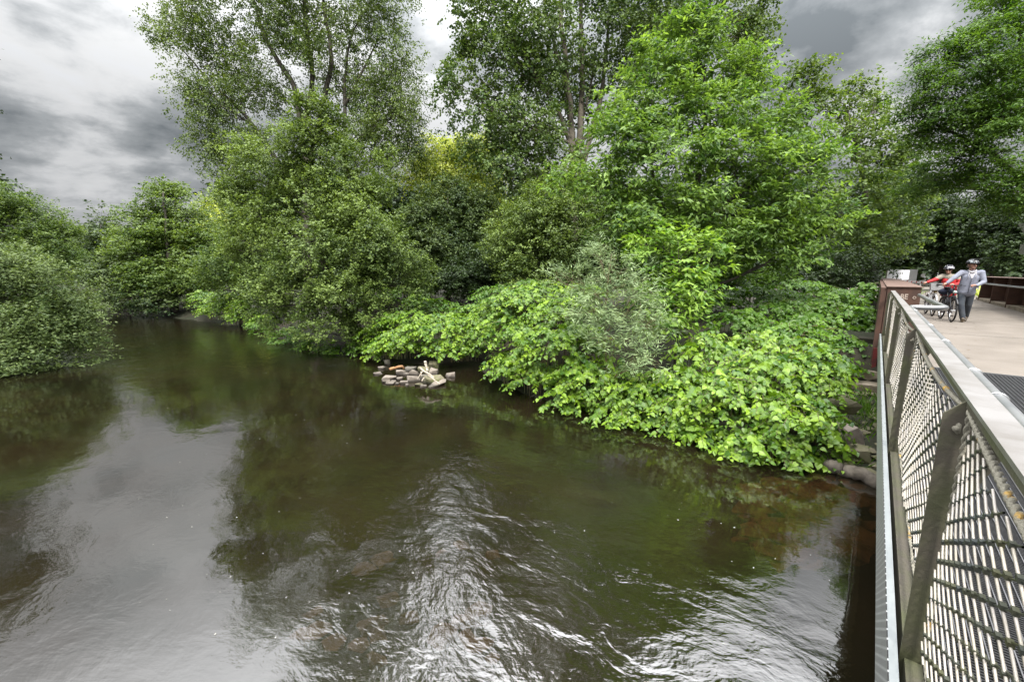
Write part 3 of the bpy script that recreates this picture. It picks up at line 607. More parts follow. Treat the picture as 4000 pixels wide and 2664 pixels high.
# ------------------------------------------------------------------ knotweed
def knotweed(label, lobes, leaf='knot', size=.135, lai=2.4, kind='heart', name='knotweed_thicket'):
    SEED[0] += 1; rng = np.random.default_rng(SEED[0])
    lm = lobes_m(lobes); Ps, Ds, Ns, Ti, Sz = [], [], [], [], []
    b = np.mean([c for c, r in lm], axis=0); b[2] = max(0, gz(b[:2])[0])
    root = empty(name, b, 0, label, 'knotweed'); mb = MB()
    for c, r in lm:
        nsp = int(lai * 2.2 * math.pi * r[0] * r[2] / (size * size * .6) / 9) + 3
        w_ = norm(rng.normal(size=(nsp, 3)) + (0, -.45, .45)); w_[:, 2] = np.where(w_[:, 2] < -.35, -w_[:, 2], w_[:, 2])
        shell = (.62 + .40 * rng.random((nsp, 1)) ** .8)
        tip = c + w_ * r * shell
        hz = norm(w_ * (1, 1, 0) + rng.normal(size=(nsp, 3)) * (.5, .5, 0) + (-.1, -.35, 0))
        for i in range(nsp):
            n = rng.integers(7, 12); s = np.linspace(0, 1, n)[:, None]; ln = size * (3.2 + 1.6 * rng.random())
            drop = .25 + .75 * rng.random()
            path = tip[i] + hz[i] * (s - .55) * ln + np.array((0, 0, 1.0)) * (.25 * ln * (1 - s) * 0 - drop * ln * .38 * s ** 1.7)
            side = np.cross(hz[i], (0, 0, 1.0)); sg = np.where(np.arange(n) % 2, 1.0, -1.0)[:, None]
            D = hz[i] * .45 + side * sg * .8 + rng.normal(size=(n, 3)) * .18; D[:, 2] -= .25 + .55 * rng.random((n,))
            N = np.array((0, 0, 1.0)) + hz[i] * .5 + rng.normal(size=(n, 3)) * .36
            Ps.append(path); Ds.append(D); Ns.append(N)
            t0 = rng.random() ** 2 * .6
            Ti.append(np.clip(t0 + rng.random(n) ** 1.5 * .42 + .12 * s[:, 0], 0, 1)); Sz.append(size * (.48 + .68 * rng.random(n)) * (1 - .35 * s[:, 0] ** 3))
            if i % 3 == 0:
                g = np.array((tip[i][0] * .6 + c[0] * .4, tip[i][1] * .6 + c[1] * .4 + .1, max(.0, c[2] - r[2])))
                g2 = path[0]
                mb.tube(np.vstack([bez(g, np.array((g[0], g[1], g2[2])) + rng.normal(size=3) * .05, g2, 5), path[1:]]) - b, np.linspace(.009, .003, 4 + n), 4, False)
    P = np.concatenate(Ps); Sz = np.concatenate(Sz); P[:, 2] = np.maximum(P[:, 2], .05 + .06 * rng.random(len(P)))
    link('foliage', leaf_mesh('foliage', P - b, np.concatenate(Ds), np.concatenate(Ns), Sz, Sz * .82, kind, np.concatenate(Ti)), L[leaf], root)
    mb.build('stems', M['stem'], root, True)
    return root
knotweed('large bright knotweed thicket hanging over the water next to the bridge', [(2750, 1400, 9.5, 150, 100), (3000, 1365, 9.6, 240, 70), (3000, 1480, 8.5, 260, 110), (3190, 1480, 8.3, 130, 130), (2850, 1560, 8.1, 210, 110), (3060, 1640, 7.5, 240, 110), (3200, 1720, 7.1, 110, 90), (2700, 1610, 8.5, 190, 85), (2980, 1730, 7.2, 170, 60), (2760, 1700, 7.9, 150, 55), (3120, 1790, 6.95, 130, 45), (2900, 1770, 7.3, 120, 40)])
knotweed('bright knotweed slope between the stone heap and the silver willow', [(2050, 1200, 12.7, 190, 70), (2200, 1240, 11.7, 160, 80), (1990, 1310, 12.2, 140, 80), (2190, 1350, 10.8, 200, 95), (2000, 1420, 11.8, 110, 55), (2330, 1490, 9.9, 190, 95), (2140, 1480, 10.8, 170, 60), (2500, 1560, 9.1, 170, 80), (2420, 1610, 9.0, 150, 50), (2620, 1660, 8.4, 130, 50), (2650, 1490, 9.0, 130, 60), (2720, 1530, 8.7, 110, 60), (2560, 1500, 9.2, 100, 50), (2240, 1560, 9.8, 130, 50), (2010, 1450, 11.3, 100, 50), (2110, 1150, 13.4, 150, 55), (1950, 1230, 13.2, 110, 60), (2280, 1160, 12.2, 110, 55)])
knotweed('pale green knotweed clump growing behind the stone heap', [(1700, 1300, 14.4, 140, 50), (1560, 1340, 14.6, 120, 55), (1740, 1365, 14.1, 130, 45), (1840, 1340, 14.3, 70, 65), (1490, 1370, 15, 75, 45), (1600, 1260, 15.4, 140, 45), (1750, 1265, 15.2, 130, 45), (1470, 1300, 16, 90, 40), (1870, 1270, 14.8, 80, 45)])
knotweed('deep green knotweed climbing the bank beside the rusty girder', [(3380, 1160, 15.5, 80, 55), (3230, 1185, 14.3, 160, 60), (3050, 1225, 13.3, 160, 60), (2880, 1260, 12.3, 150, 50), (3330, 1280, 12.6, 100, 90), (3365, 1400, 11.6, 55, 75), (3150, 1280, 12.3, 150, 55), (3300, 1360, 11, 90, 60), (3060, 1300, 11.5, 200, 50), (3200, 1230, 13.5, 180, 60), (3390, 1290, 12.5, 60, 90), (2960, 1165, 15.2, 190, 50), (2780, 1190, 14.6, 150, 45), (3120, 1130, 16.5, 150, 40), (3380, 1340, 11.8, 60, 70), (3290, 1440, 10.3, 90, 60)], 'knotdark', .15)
knotweed('pale knotweed strip on the far bank left of the alder', [(800, 1175, 27.5, 80, 40), (890, 1190, 26.2, 85, 50), (970, 1205, 24.5, 75, 55), (1030, 1260, 22.6, 60, 35), (840, 1215, 26.6, 90, 32), (950, 1235, 24.6, 80, 32)], 'knot', .17, 2.6, 'ovate')
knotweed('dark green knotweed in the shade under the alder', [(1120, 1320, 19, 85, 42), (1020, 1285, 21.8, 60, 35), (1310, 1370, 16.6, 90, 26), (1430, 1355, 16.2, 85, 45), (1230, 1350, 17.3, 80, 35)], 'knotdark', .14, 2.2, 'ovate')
knotweed('sunlit knotweed patch glimpsed through the gap beside the alder trunk', [(1450, 1150, 22, 110, 45), (1560, 1165, 21, 90, 50), (1640, 1200, 19.5, 90, 50)], 'knot', .15, 2.0, 'ovate')
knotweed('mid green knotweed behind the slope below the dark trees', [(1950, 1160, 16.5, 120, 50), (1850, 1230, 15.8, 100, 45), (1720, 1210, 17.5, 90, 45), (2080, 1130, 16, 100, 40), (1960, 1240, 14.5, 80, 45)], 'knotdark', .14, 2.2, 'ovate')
knotweed('low creeping plant with rounded leaves beside the brown boulder', [(3300, 1755, 7.3, 45, 28), (3340, 1640, 8.6, 60, 20)], 'knotdark', .07, 1.6, 'ovate', 'creeping_plant')

# ------------------------------------------------------------------ footbridge: local frame x across, y along, z above the deck
DK = 1.78; RZ = R(-41.4)
def bridge_thing(name, label, cat, x=0, y=0, z=0, group=None):
    p = Matrix.Rotation(RZ, 4, 'Z') @ Vector((x, y, z))
    return empty(name, (p.x, p.y, DK + z), RZ, label, cat, group)
fb = bridge_thing('footbridge', 'low footbridge with dark grating and beige walkway on the right', 'footbridge')
MB().box(.30, 4.05, 8.8, 31, -.16, 0).build('walkway', M['path'], fb)
g = MB()
for k in range(96): x = .31 + k * .039; g.box(x, x + .004, -4, 8.78, -.03, 0)
g.build('bearing_bars', M['gbar'], fb)
g = MB()
for k in range(620):
    y = -1.2 + k * .016; g.box(.3, 4.05, y, y + .006, -.028, -.006)
g.build('cross_bars', M['grate'], fb)
MB().box(.28, 4.05, -4, 8.79, -.30, -.24).build('soffit', M['grate'], fb)
MB().box(.29, 4.05, 8.785, 8.81, -.05, .006).build('seam_strip', M['galv'], fb)
MB().box(.19, .217, -4, 13.2, -.05, -.03).build('flange', M['flange'], fb)
m, t, out = mat_new('perforated_plate')
tcn = t.add('ShaderNodeTexCoord').outputs['Object']
br = t.add('ShaderNodeTexBrick'); t.l.new(t.map(tcn, rot=(0, R(90), 0)), br.inputs[0])
br2 = t.add('ShaderNodeTexBrick'); sw = t.add('ShaderNodeSeparateXYZ'); t.l.new(tcn, sw.inputs[0]); cm = t.add('ShaderNodeCombineXYZ'); t.l.new(sw.outputs[1], cm.inputs[0]); t.l.new(sw.outputs[2], cm.inputs[1])
t.l.new(cm.outputs[0], br2.inputs[0]); br2.inputs['Scale'].default_value = 1; br2.inputs['Brick Width'].default_value = .06; br2.inputs['Row Height'].default_value = .022; br2.inputs['Mortar Size'].default_value = .0055
br2.inputs['Color1'].default_value = br2.inputs['Color2'].default_value = (0.03, .03, .03, 1); br2.inputs['Mortar'].default_value = (.42, .43, .43, 1)
t.n.remove(br)
p = t.add('ShaderNodeBsdfPrincipled'); p.inputs['Roughness'].default_value = .5; p.inputs['Metallic'].default_value = .3; t.l.new(br2.outputs[0], p.inputs[0]); t.l.new(p.outputs[0], out.inputs[0])
MB().box(.186, .19, -4, 13.2, -.36, -.03).build('perforated_fascia', m, fb)
MB().box(.24, .29, -4, 13.2, -.40, -.06).build('edge_beam', M['post'], fb)

for y in (14.0, 19.5, 25.0): MB().box(.31, 4.04, y, y + .014, -.02, .0022).build('deck_joint', M['grate'], fb)
rl = bridge_thing('bridge_railing', 'near railing of steel cable net with flat brushed handrail', 'railing')
PY = [-.6, 2.05, 4.55, 7.40, 10.4, 13.15]
for y0, y1 in zip([-2.0, 1.0, 3.35, 6.7, 9.6], [1.0, 3.35, 6.7, 9.6, 13.3]):
    MB().box(.275, .347, y0 + .002, y1 - .002, .985, 1.0).build('handrail', M['rail'], rl)
MB().box(.277, .283, -2, 13.3, .962, .984).build('handrail_lip', M['post'], rl)
for y in PY:
    pm = MB().box(.226, .286, y - .006, y + .006, -.30, .93)
    pm.raw([(.286, y - .006, .93), (.226, y - .006, .93), (.275, y - .006, .984), (.345, y - .006, .984), (.286, y + .006, .93), (.226, y + .006, .93), (.275, y + .006, .984), (.345, y + .006, .984)], [(0, 1, 2, 3), (7, 6, 5, 4), (1, 5, 6, 2), (3, 2, 6, 7), (0, 3, 7, 4), (0, 4, 5, 1)])
    pm.raw([(.286, y - .005, .55), (.286, y - .005, .925), (.40, y - .005, .90), (.40, y - .005, .86), (.286, y + .005, .55), (.286, y + .005, .925), (.40, y + .005, .90), (.40, y + .005, .86)], [(0, 1, 2, 3), (7, 6, 5, 4), (1, 5, 6, 2), (3, 2, 6, 7), (0, 3, 7, 4)])
    po = pm.build('post', M['post'], rl)
    for z in (.05, .30, .52, .74): MB().torus((.282, y + .018, z), .014, .004, 'x', 14, 6).build('eyelet', M['rope'], po, True)
    MB().torus((.268, y + .012, .885), .020, .008, 'x', 16, 6).tube([(.262, y - .02, .885), (.262, y + .07, .88)], .010, 8).build('rope_hook', M['rope'], po, True)
for a, b in zip(PY[:-1], PY[1:]):
    y0, y1 = a + .035, b - .035; ln = y1 - y0
    def sag(y, z):  # the top rope hangs between the posts, the rows follow it more and more loosely
        q = (y - y0) / ln; return z - .065 * (4 * q * (1 - q)) * (z / .95) ** 2
    near = a < 5
    st_ = MB(); fr = MB(); jt = MB(); sides = 5 if near else 4
    ST_, SL = .075, .55
    def xo(y, z): return .281 + .010 * np.sin(y * 5 + z * 4)
    for sl, mb_ in ((SL, st_), (-SL, fr)):
        ks = [.02 - sl * y for y in (y0, y1)] + [.95 - sl * y for y in (y0, y1)]
        for k in range(int(math.floor(min(ks) / ST_)), int(math.ceil(max(ks) / ST_)) + 1):
            yy = np.linspace(y0, y1, int(ln / .034)); zz_ = sl * yy + k * ST_
            zt = np.array([sag(y, .95) for y in yy]); ok = (zz_ > .015) & (zz_ < zt); yy, zz_ = yy[ok], zz_[ok]
            if len(yy) < 3: continue
            zz_ = zz_ + .006 * np.sin(yy * 13 + k) - (zz_ / .95) ** 2 * .02 * np.sin((yy - y0) / ln * math.pi)
            mb_.tube(np.column_stack([xo(yy, zz_) + (.003 if sl < 0 else 0), yy, zz_]), .0034 if sl > 0 else .0030, sides, False)
            if sl > 0 and near:
                for y in yy[::2]:
                    z = sl * y + k * ST_; z -= (z / .95) ** 2 * .02 * math.sin((y - y0) / ln * math.pi) - .006 * math.sin(y * 13 + k)
    if near:
        ia, ib = np.meshgrid(np.arange(-80, 80), np.arange(-80, 80)); yj = ((ib - ia) * ST_ / (2 * SL)).ravel(); zj = ((ia + ib) * ST_ / 2).ravel()
        for y, z in zip(yj, zj):
            if y0 + .01 < y < y1 - .01 and .02 < z < sag(y, .95) - .01:
                z -= (z / .95) ** 2 * .02 * math.sin((y - y0) / ln * math.pi); x = float(xo(y, z)); jt.box(x - .005, x + .006, y - .009, y + .009, z - .006, z + .006)
    nt = st_.build('net_lit_strands', M['lit_strand'], rl, True); fr.build('net_unlit_strands', M['ferrule_unlit'], nt, True)  # one kind of cable, lit and unlit runs painted apart
    if near: tag(jt.build('net_ferrules', M['ferrule_unlit'], nt), kind='stuff')
    rp = MB(); yy = np.linspace(y0, y1, 26)
    def twist(path, r, n):
        """a rope of two strands twisted about each other"""
        path = np.asarray(path); seg = np.concatenate([[0], np.cumsum(np.linalg.norm(np.diff(path, axis=0), axis=1))]); q = np.linspace(0, seg[-1], n)
        c = np.column_stack([np.interp(q, seg, path[:, i]) for i in range(3)]); T = norm(np.gradient(c, axis=0)); A = norm(np.cross(T, (1, .01, .02))); B = np.cross(T, A)
        for ph in (0, math.pi):
            an = (q / .035 * 2 * math.pi * .5 + ph)[:, None]; rp.tube(c + r * .6 * (np.cos(an) * A + np.sin(an) * B), r * .72, 5, False)
    twist([(.284, y, sag(y, .955)) for y in yy], .0090, int(ln / .008) if near else int(ln / .03))
    for yv in (y0, y1): twist([(.284, yv, z) for z in np.linspace(.0, .94, 12)], .007, 80)
    twist([(.284, y, .01) for y in yy], .007, int(ln / .03))
    rp.build('net_edge_rope', M['rope'], rl, True)
tb = MB().tube([(.402, y, .93) for y in np.linspace(-2, 8.2, 12)], .027, 14)
tb.tube(np.array([(.41, 8.32, .92), (.55, 8.36, .92), (.70, 8.38, .92), (.765, 8.45, .92), (.785, 8.55, .92), (.775, 8.9, .92), (.76, 10.5, .92), (.75, 13.0, .92)]), .036, 14)
tb.build('inner_tube_rail', M['galv'], rl, True)
for y in (2.4, 2.95, 4.1, 5.25, 7.2): MB().torus((.402, y, .93), .028, .005, 'y', 18, 6).build('tube_clamp', M['galv'], rl, True)

# rusted steel box girder that carries on where the railing ends
bx = bridge_thing('steel_parapet', 'rusted brown box girder at the far end of the near railing', 'parapet', 0, 13.4)
MB().box(.215, .80, .03, 17.6, -.05, 1.075).build('girder_body', M['rust'], bx)
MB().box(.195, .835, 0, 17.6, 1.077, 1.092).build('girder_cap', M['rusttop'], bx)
MB().box(.10, .205, .05, 17.0, -1.25, 1.06).build('outer_web', M['rust'], bx)
MB().box(.125, .212, -.03, .045, -1.25, -.42).build('red_column', M['redpaint'], bx)
def text_mesh(name, s, size, mat, parent, loc, rot, depth=.002, sx=1.0):
    cu = bpy.data.curves.new(name, 'FONT'); cu.body = s; cu.size = size; cu.extrude = depth; cu.offset = .004
    o = bpy.data.objects.new(name, cu); COL.objects.link(o); bpy.context.view_layer.update()
    me = bpy.data.meshes.new_from_object(o.evaluated_get(bpy.context.evaluated_depsgraph_get())); COL.objects.unlink(o); bpy.data.objects.remove(o)
    n = link(name, me, mat, parent); n.location = loc; n.rotation_euler = rot; n.scale = (sx, 1, 1); return n
text_mesh('graffiti_letters', 'cBE', .17, M['graffiti'], bx, (.40, .027, .80), (R(90), 0, 0), sx=.75)
MB().torus((.70, .027, .84), .026, .007, 'y', 16, 6).build('graffiti_ring', M['graffiti'], bx)

pr = bridge_thing('rib_parapet', 'rusted ribbed parapet on the far side of the walkway', 'parapet', 4.05, 9)
MB().box(.42, .45, -3, 24, -.05, 1.19).build('parapet_plate', M['rust'], pr)
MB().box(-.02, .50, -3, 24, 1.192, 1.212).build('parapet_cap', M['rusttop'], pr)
MB().box(.03, .418, -3, 24, .0, .12).build('base_ledge', M['concrete'], pr)
for k in range(9):
    y = -1.5 + 3.1 * k - .1
    MB().raw([(0, y, 0), (.419, y, 0), (.419, y, 1.19), (.05, y, 1.19), (0, y + .014, 0), (.419, y + .014, 0), (.419, y + .014, 1.19), (.05, y + .014, 1.19)], [(0, 1, 2, 3), (7, 6, 5, 4), (0, 3, 7, 4)]).build('rib', M['rust'], pr)
tr = MB()
for dz in (0, .05): tr.tube([(-.28 + dz, y, .90 + dz * .5) for y in np.linspace(-3, 24, 10)], .018, 8)
for k in range(9): y = -1.5 + 3.1 * k - .09; tr.tube([(-.26, y, .90), (.05, y, .88)], .012, 6)
tr.build('tube_rail', M['galv'], pr, True)

# path on the land behind the bridge
MB().box(-2, 9, 31.0, 60, -.35, -.004).build('path', M['path']); po_ = bpy.data.objects['path']
po_.location = (0, 0, DK); po_.rotation_euler = (0, 0, RZ); tag(po_, kind='structure')
emb = MB().box(-.2, 5.2, 14.2, 31.2, -1.75, -.30).build('embankment', M['soil']); emb.location = (0, 0, DK); emb.rotation_euler = (0, 0, RZ); tag(emb, kind='structure')

# ------------------------------------------------------------------ bank details
def hull(pts):
    bm = bmesh.new()
    for p in pts: bm.verts.new(p)
    r = bmesh.ops.convex_hull(bm, input=bm.verts[:])
    for v in [v for v in bm.verts if not v.link_faces]: bm.verts.remove(v)
    return bm
def rock(name, c, sx, sy, sz, mat, seed, rz=0.0, label=None, cat='stone', group=None, blocky=.75):
    rg = np.random.default_rng(seed); p = rg.normal(size=(22, 3)); p = np.sign(p) * np.abs(norm(p)) ** blocky
    p = np.clip(p, -.66, .66) * (1 + .13 * rg.normal(size=(22, 1))); p *= (sx, sy, sz)
    bm = hull(p); bmesh.ops.dissolve_limit(bm, angle_limit=.16, verts=bm.verts, edges=bm.edges)
    bmesh.ops.bevel(bm, geom=bm.edges[:], offset=.025 * min(sx, sy, sz), segments=1, affect='EDGES')
    me = bpy.data.meshes.new(name); bm.to_mesh(me); bm.free()
    o = link(name, me, mat); o.location = c; o.rotation_euler = ((rg.random() - .5) * .25, (rg.random() - .5) * .3, rz)
    return tag(o, label, cat, group)
HEAP = 'stones of the heap at the water edge'
SMALL = 'small pale stone at the foot of the heap by the water'
for k, (u, v, w_, h_, mt, lab) in enumerate([
    (1489, 1436, 24, 12, 'stone', 'pale rounded stone left of the heap, touching the knotweed shade'), (1474, 1457, 30, 12, 'stone', 'flat pale stone standing leftmost in the water by the heap'),
    (1517, 1478, 58, 24, 'stone', 'large wedge-shaped stone at the left front of the heap'), (1505, 1490, 28, 12, 'stone', SMALL), (1535, 1490, 24, 11, 'stone', SMALL), (1520, 1498, 30, 9, 'stone', SMALL),
    (1560, 1455, 38, 20, 'stone', 'tilted grey stone in the back left of the heap'), (1585, 1461, 28, 10, 'stone', 'small flat stone between the tilted grey one and the broad pale one'), (1616, 1454, 46, 24, 'stone', 'broad pale stone in the middle of the heap'), (1608, 1479, 50, 25, 'stone', 'smooth broad stone at the front middle of the heap'),
    (1560, 1479, 22, 13, 'stone', SMALL), (1577, 1493, 30, 12, 'stone', SMALL), (1589, 1502, 12, 9, 'stone', SMALL), (1550, 1498, 14, 7, 'stone', SMALL),
    (1692, 1428, 46, 36, 'mossy', 'tall squarish block at the back right of the heap'), (1655, 1442, 44, 26, 'mossy', 'mossy block behind the bleached branches'), (1690, 1450, 40, 28, 'stone', 'pale square block in front of the tall squarish block'),
    (1692, 1484, 74, 34, 'mossy', 'cracked slab under the bleached branches'), (1704, 1503, 80, 17, 'stone', 'long low slab at the right front of the heap'), (1652, 1508, 24, 11, 'stone', SMALL), (1634, 1503, 30, 12, 'mossy', 'mossy flat stone left of the long low slab'),
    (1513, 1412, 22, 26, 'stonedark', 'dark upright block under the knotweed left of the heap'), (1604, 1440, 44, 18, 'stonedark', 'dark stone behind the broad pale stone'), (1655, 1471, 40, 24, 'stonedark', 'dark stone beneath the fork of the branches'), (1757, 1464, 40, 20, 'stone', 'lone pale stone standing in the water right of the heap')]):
    c = onz(u, v + h_ * .42); s_ = np.linalg.norm(c - np.array((0, 0, H))) / F
    sx = w_ * .68 * s_; sz = h_ * .9 * s_
    rock('river_stone', (c[0], c[1] + sx * .35, sz * .16), sx, max(sx * .7, sz), sz * .85, M[mt], 50 + k, (k * 1.7) % .9 - .4, lab, 'stone', HEAP)
def stick(name, pts, r0, r1, mat, label, cat='branch', group=None, forks=()):
    P = np.array(pts); c = P.mean(axis=0); mb = MB(); rg = np.random.default_rng(len(label))
    q = np.linspace(0, 1, 14); pp = np.column_stack([np.interp(q, np.linspace(0, 1, len(P)), P[:, k]) for k in range(3)]); pp[1:-1] += rg.normal(size=(12, 3)) * r0 * .18
    mb.tube(pp - c, np.linspace(r0, r1, 14) * (1 + .04 * rg.normal(size=14)), 8)
    for f in forks: mb.tube(np.array(f) - c, np.linspace(r1 * .9, r1 * .4, len(f)), 6)
    return tag(mb.build(name, mat, None, True, c), label, cat, group)
def hp(u, v, dz, dv=0): p = onz(u, v + dv); p[2] += dz; return p
def wt(u, v, t): return W(u, v, t)
DW = 'bleached branches on the stone heap'
stick('driftwood_branch', [onz(1640, 1436, .45), onz(1680, 1470, .36), onz(1718, 1501, .22)], .028, .016, M['drift'], 'longest bleached branch lying slantwise down over the cracked slab', group=DW)
stick('driftwood_branch', [onz(1661, 1412, .62), onz(1666, 1433, .48), onz(1670, 1450, .38)], .04, .032, M['drift'], 'short thick pale branch standing against the blocks', group=DW)
stick('driftwood_branch', [onz(1650, 1446, .45), onz(1680, 1463, .40), onz(1697, 1476, .32)], .03, .02, M['drift'], 'knobbly pale branch just above the longest one', group=DW, forks=[[onz(1650, 1452, .42), onz(1640, 1465, .36), onz(1630, 1482, .26)], [onz(1645, 1452, .42), onz(1646, 1470, .32)]])
stick('driftwood_branch', [onz(1648, 1488, .22), onz(1657, 1475, .30)], .022, .018, M['drift'], 'stubby branch end propped beneath the fork', group=DW)
stick('rotten_log', [onz(1522, 1444, .22), onz(1545, 1436, .27), onz(1570, 1432, .3), onz(1578, 1438, .24)], .05, .03, M['orangewood'], 'orange brown rotten wood at the back of the stone heap', 'log')
stick('fallen_log', [onz(3235, 1838) + (0, 0, .06), onz(3330, 1862) + (0, 0, .08), onz(3440, 1905) + (0, 0, .07)], .115, .10, M['log'], 'weathered grey log at the water edge beside the bridge', 'log')
stick('brush_twigs', [onz(2080, 1560) + (0, .1, .05), onz(2130, 1545) + (0, 0, .25), onz(2170, 1530) + (0, .2, .3)], .012, .006, M['bark'], 'bare brown twigs under the knotweed slope near the inlet', 'twigs', None,
      [[onz(2090, 1562) + (0, 0, .03), onz(2115, 1535) + (0, 0, .25), onz(2150, 1525) + (0, .1, .3)], [onz(2070, 1555) + (0, 0, .02), onz(2100, 1550) + (0, 0, .12), onz(2180, 1560) + (0, 0, .15)], [onz(2110, 1570) + (0, 0, .02), onz(2140, 1550) + (0, 0, .18), onz(2140, 1520) + (0, .1, .4)]])
def brz(x, y): p = Matrix.Rotation(RZ, 4, 'Z') @ Vector((x, y, 0)); return p.x, p.y
for k, (x, y, z, s_, mt, lab) in enumerate([(-.10, 9.3, .30, (.24, .28, .34), 'stone', 'brown pointed boulder on the bank beside the bridge edge'), (-.62, 9.0, .22, (.34, .3, .24), 'stonedark', 'dark boulder half hidden under the knotweed by the brown one'),
        (.10, 8.75, .18, (.2, .24, .18), 'mossy', 'mossy grey boulder above the weathered log'), (-.25, 10.4, .55, (.35, .3, .18), 'mossy', 'flat mossy boulder between the concrete step and the brown boulder')]):
    p = brz(x, y); rock('bank_boulder', (p[0], p[1], z), *s_, M[mt], 90 + k, .5 * k, lab, 'boulder', 'boulders beside the bridge')
cb_ = MB(); rg = np.random.default_rng(31)
for k in range(150):
    x, y = -1.1 + 1.6 * rg.random(), 8.3 + 4.6 * rg.random(); p = brz(x, y); g_ = gz(p)[0]
    hb = hull(norm(rg.normal(size=(12, 3))) * np.array((.16, .14, .05)) * (.5 + .8 * rg.random())); hb.verts.index_update()
    cb_.raw(np.array([v_.co for v_ in hb.verts]) + (p[0], p[1], g_ + .015), [[q.index for q in f.verts] for f in hb.faces]); hb.free()
tag(cb_.build('bank_cobbles', M['mossy']), 'flat brown mossy stones paving the bank beside the bridge', 'stones', kind='stuff')
ab = bridge_thing('bridge_abutment', 'stepped concrete abutment under the rusted red column', 'abutment', 0, 13.0)
MB().box(-.55, 4.2, .2, 1.4, -1.40, -.98).build('upper_step', M['concrete'], ab)
MB().box(-.75, 4.4, -.35, .195, -1.62, -1.22).build('lower_step', M['concrete'], ab)
# dry stone footing under the overhanging leaves
dm = MB(); rg = np.random.default_rng(5)
a_, b_ = onz(2690, 1690), onz(3130, 1795)
for row in range(4):
    for k in range(16):
        q = (k + .5 * (row % 2)) / 16; p = a_ + (b_ - a_) * q; l = .085 + .04 * rg.random(); h_ = .035 + .01 * rg.random(); z = row * .085 + .03
        d = norm((b_ - a_)[:2]); nrm = np.array((-d[1], d[0])); off = .05 * rg.random() + row * .04; c = p[:2] + nrm * (.05 + off)
        V = []
        for sz in (-1, 1):
            for sx, sy in ((-1, -1), (1, -1), (1, 1), (-1, 1)):
                j = 1 + .18 * (rg.random(3) - .5); V.append((*(c + d * sx * l * j[0] + nrm * sy * .12 * j[1]), z + sz * h_ * j[2]))
        dm.raw(np.array(V) - np.array((*a_[:2], 0)), [(3, 2, 1, 0), (4, 5, 6, 7), (0, 1, 5, 4), (1, 2, 6, 5), (2, 3, 7, 6), (3, 0, 4, 7)])
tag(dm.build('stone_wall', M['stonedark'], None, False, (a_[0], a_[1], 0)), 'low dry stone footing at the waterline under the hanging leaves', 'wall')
# bed stones that show through the shallow water
bm_ = MB()
rg = np.random.default_rng(8)
for k in range(190):
    u, v = 2900 + 530 * rg.random(), 1850 + 260 * rg.random() ** 1.3
    if k > 166: u, v = 1150 + 800 * rg.random(), 2050 + 450 * rg.random()
    p = onz(u, v); g_ = gz(p[:2])[0]
    V = norm(rg.normal(size=(14, 3))) * np.array((.22, .18, .09)) * (.6 + .8 * rg.random()) * (.6 if k > 166 else 1)
    hb = hull(V); hb.verts.index_update(); bm_.raw(np.array([v_.co for v_ in hb.verts]) + (p[0], p[1], min(-.13, max(g_ + .05, -.26))), [[q.index for q in f.verts] for f in hb.faces]); hb.free()
tag(bm_.build('river_bed_stones', pbr('bed_stone', (.42, .24, .12), .8, col2=(.16, .10, .05), vscale=3)), 'brown stones on the river bed showing through shallow water by the log', 'stones', kind='stuff')
rg = np.random.default_rng(77); Pk = np.array([onz(500 + 2850 * rg.random(), 1420 + 1100 * rg.random() ** 1.4, .004) for _ in range(230)]); Pk = Pk[sdist(Pk[:, :2]) < -.5]
Lk = .008 + .022 * rg.random(len(Pk)) ** 3
tag(link('floating_specks', leaf_mesh('floating_specks', Pk, rg.normal(size=(len(Pk), 3)) * (1, 1, .02), np.array((0, 0, 1.0)) + 0 * Pk, Lk, Lk * .6, 'rhomb', rg.random(len(Pk))), pbr('pale_petal', (.62, .60, .52), .7, var=.3)), 'tiny pale petals and foam flecks drifting on the river', 'flecks', kind='stuff')
rg = np.random.default_rng(12); lp = []
for _ in range(160):
    x = 4.0 - 3.6 * rg.random() ** 1.6 if rg.random() < .7 else .5 + 3.4 * rg.random(); q = Matrix.Rotation(RZ, 4, 'Z') @ Vector((x, 9 + 20 * rg.random(), 0)); lp.append((q.x, q.y, DK + .004))
lp = np.array(lp); Lk = .03 + .05 * rg.random(len(lp))
tag(link('leaf_litter', leaf_mesh('leaf_litter', lp, rg.normal(size=(len(lp), 3)) * (1, 1, .05), np.array((0, 0, 1.0)) + .1 * rg.normal(size=lp.shape), Lk, Lk * .5, 'rhomb', rg.random(len(lp))), pbr('dry_leaf', (.16, .10, .05), .9, col2=(.09, .055, .03), vscale=.7)), 'small dry leaves scattered over the beige walkway', 'leaf litter', kind='stuff')
# grass and fern tufts
def tufts(name, spots, mat, h_, n, label, cat, kind=None, spread=.25):
    rg = np.random.default_rng(len(label)); Ps, Ds = [], []
    for p in spots:
        q = np.array(p) + rg.normal(size=(n, 3)) * (spread, spread, 0); q[:, 2] = p[2]
        d = rg.normal(size=(n, 3)) * (.55, .55, 0) + (0, 0, 1); Ps.append(q); Ds.append(d)
    P = np.concatenate(Ps); D = np.concatenate(Ds); c = P.mean(axis=0)
    ln = h_ * (.5 + .7 * rg.random(len(P)))
    return tag(link(name, leaf_mesh(name, P - c, D, rg.normal(size=(len(P), 3)), ln, ln * .10, 'lance', rg.random(len(P))), mat, None, c), label, cat, kind=kind)
sp = []
for k in range(26):
    p = brz(-.9 + 1.4 * rg.random(), 8.6 + 3.8 * rg.random()); sp.append((p[0], p[1], gz(p)[0]))
tufts('bank_grass', sp, L['knotdark'], .20, 60, 'short grass growing between the boulders by the bridge', 'grass', 'stuff')
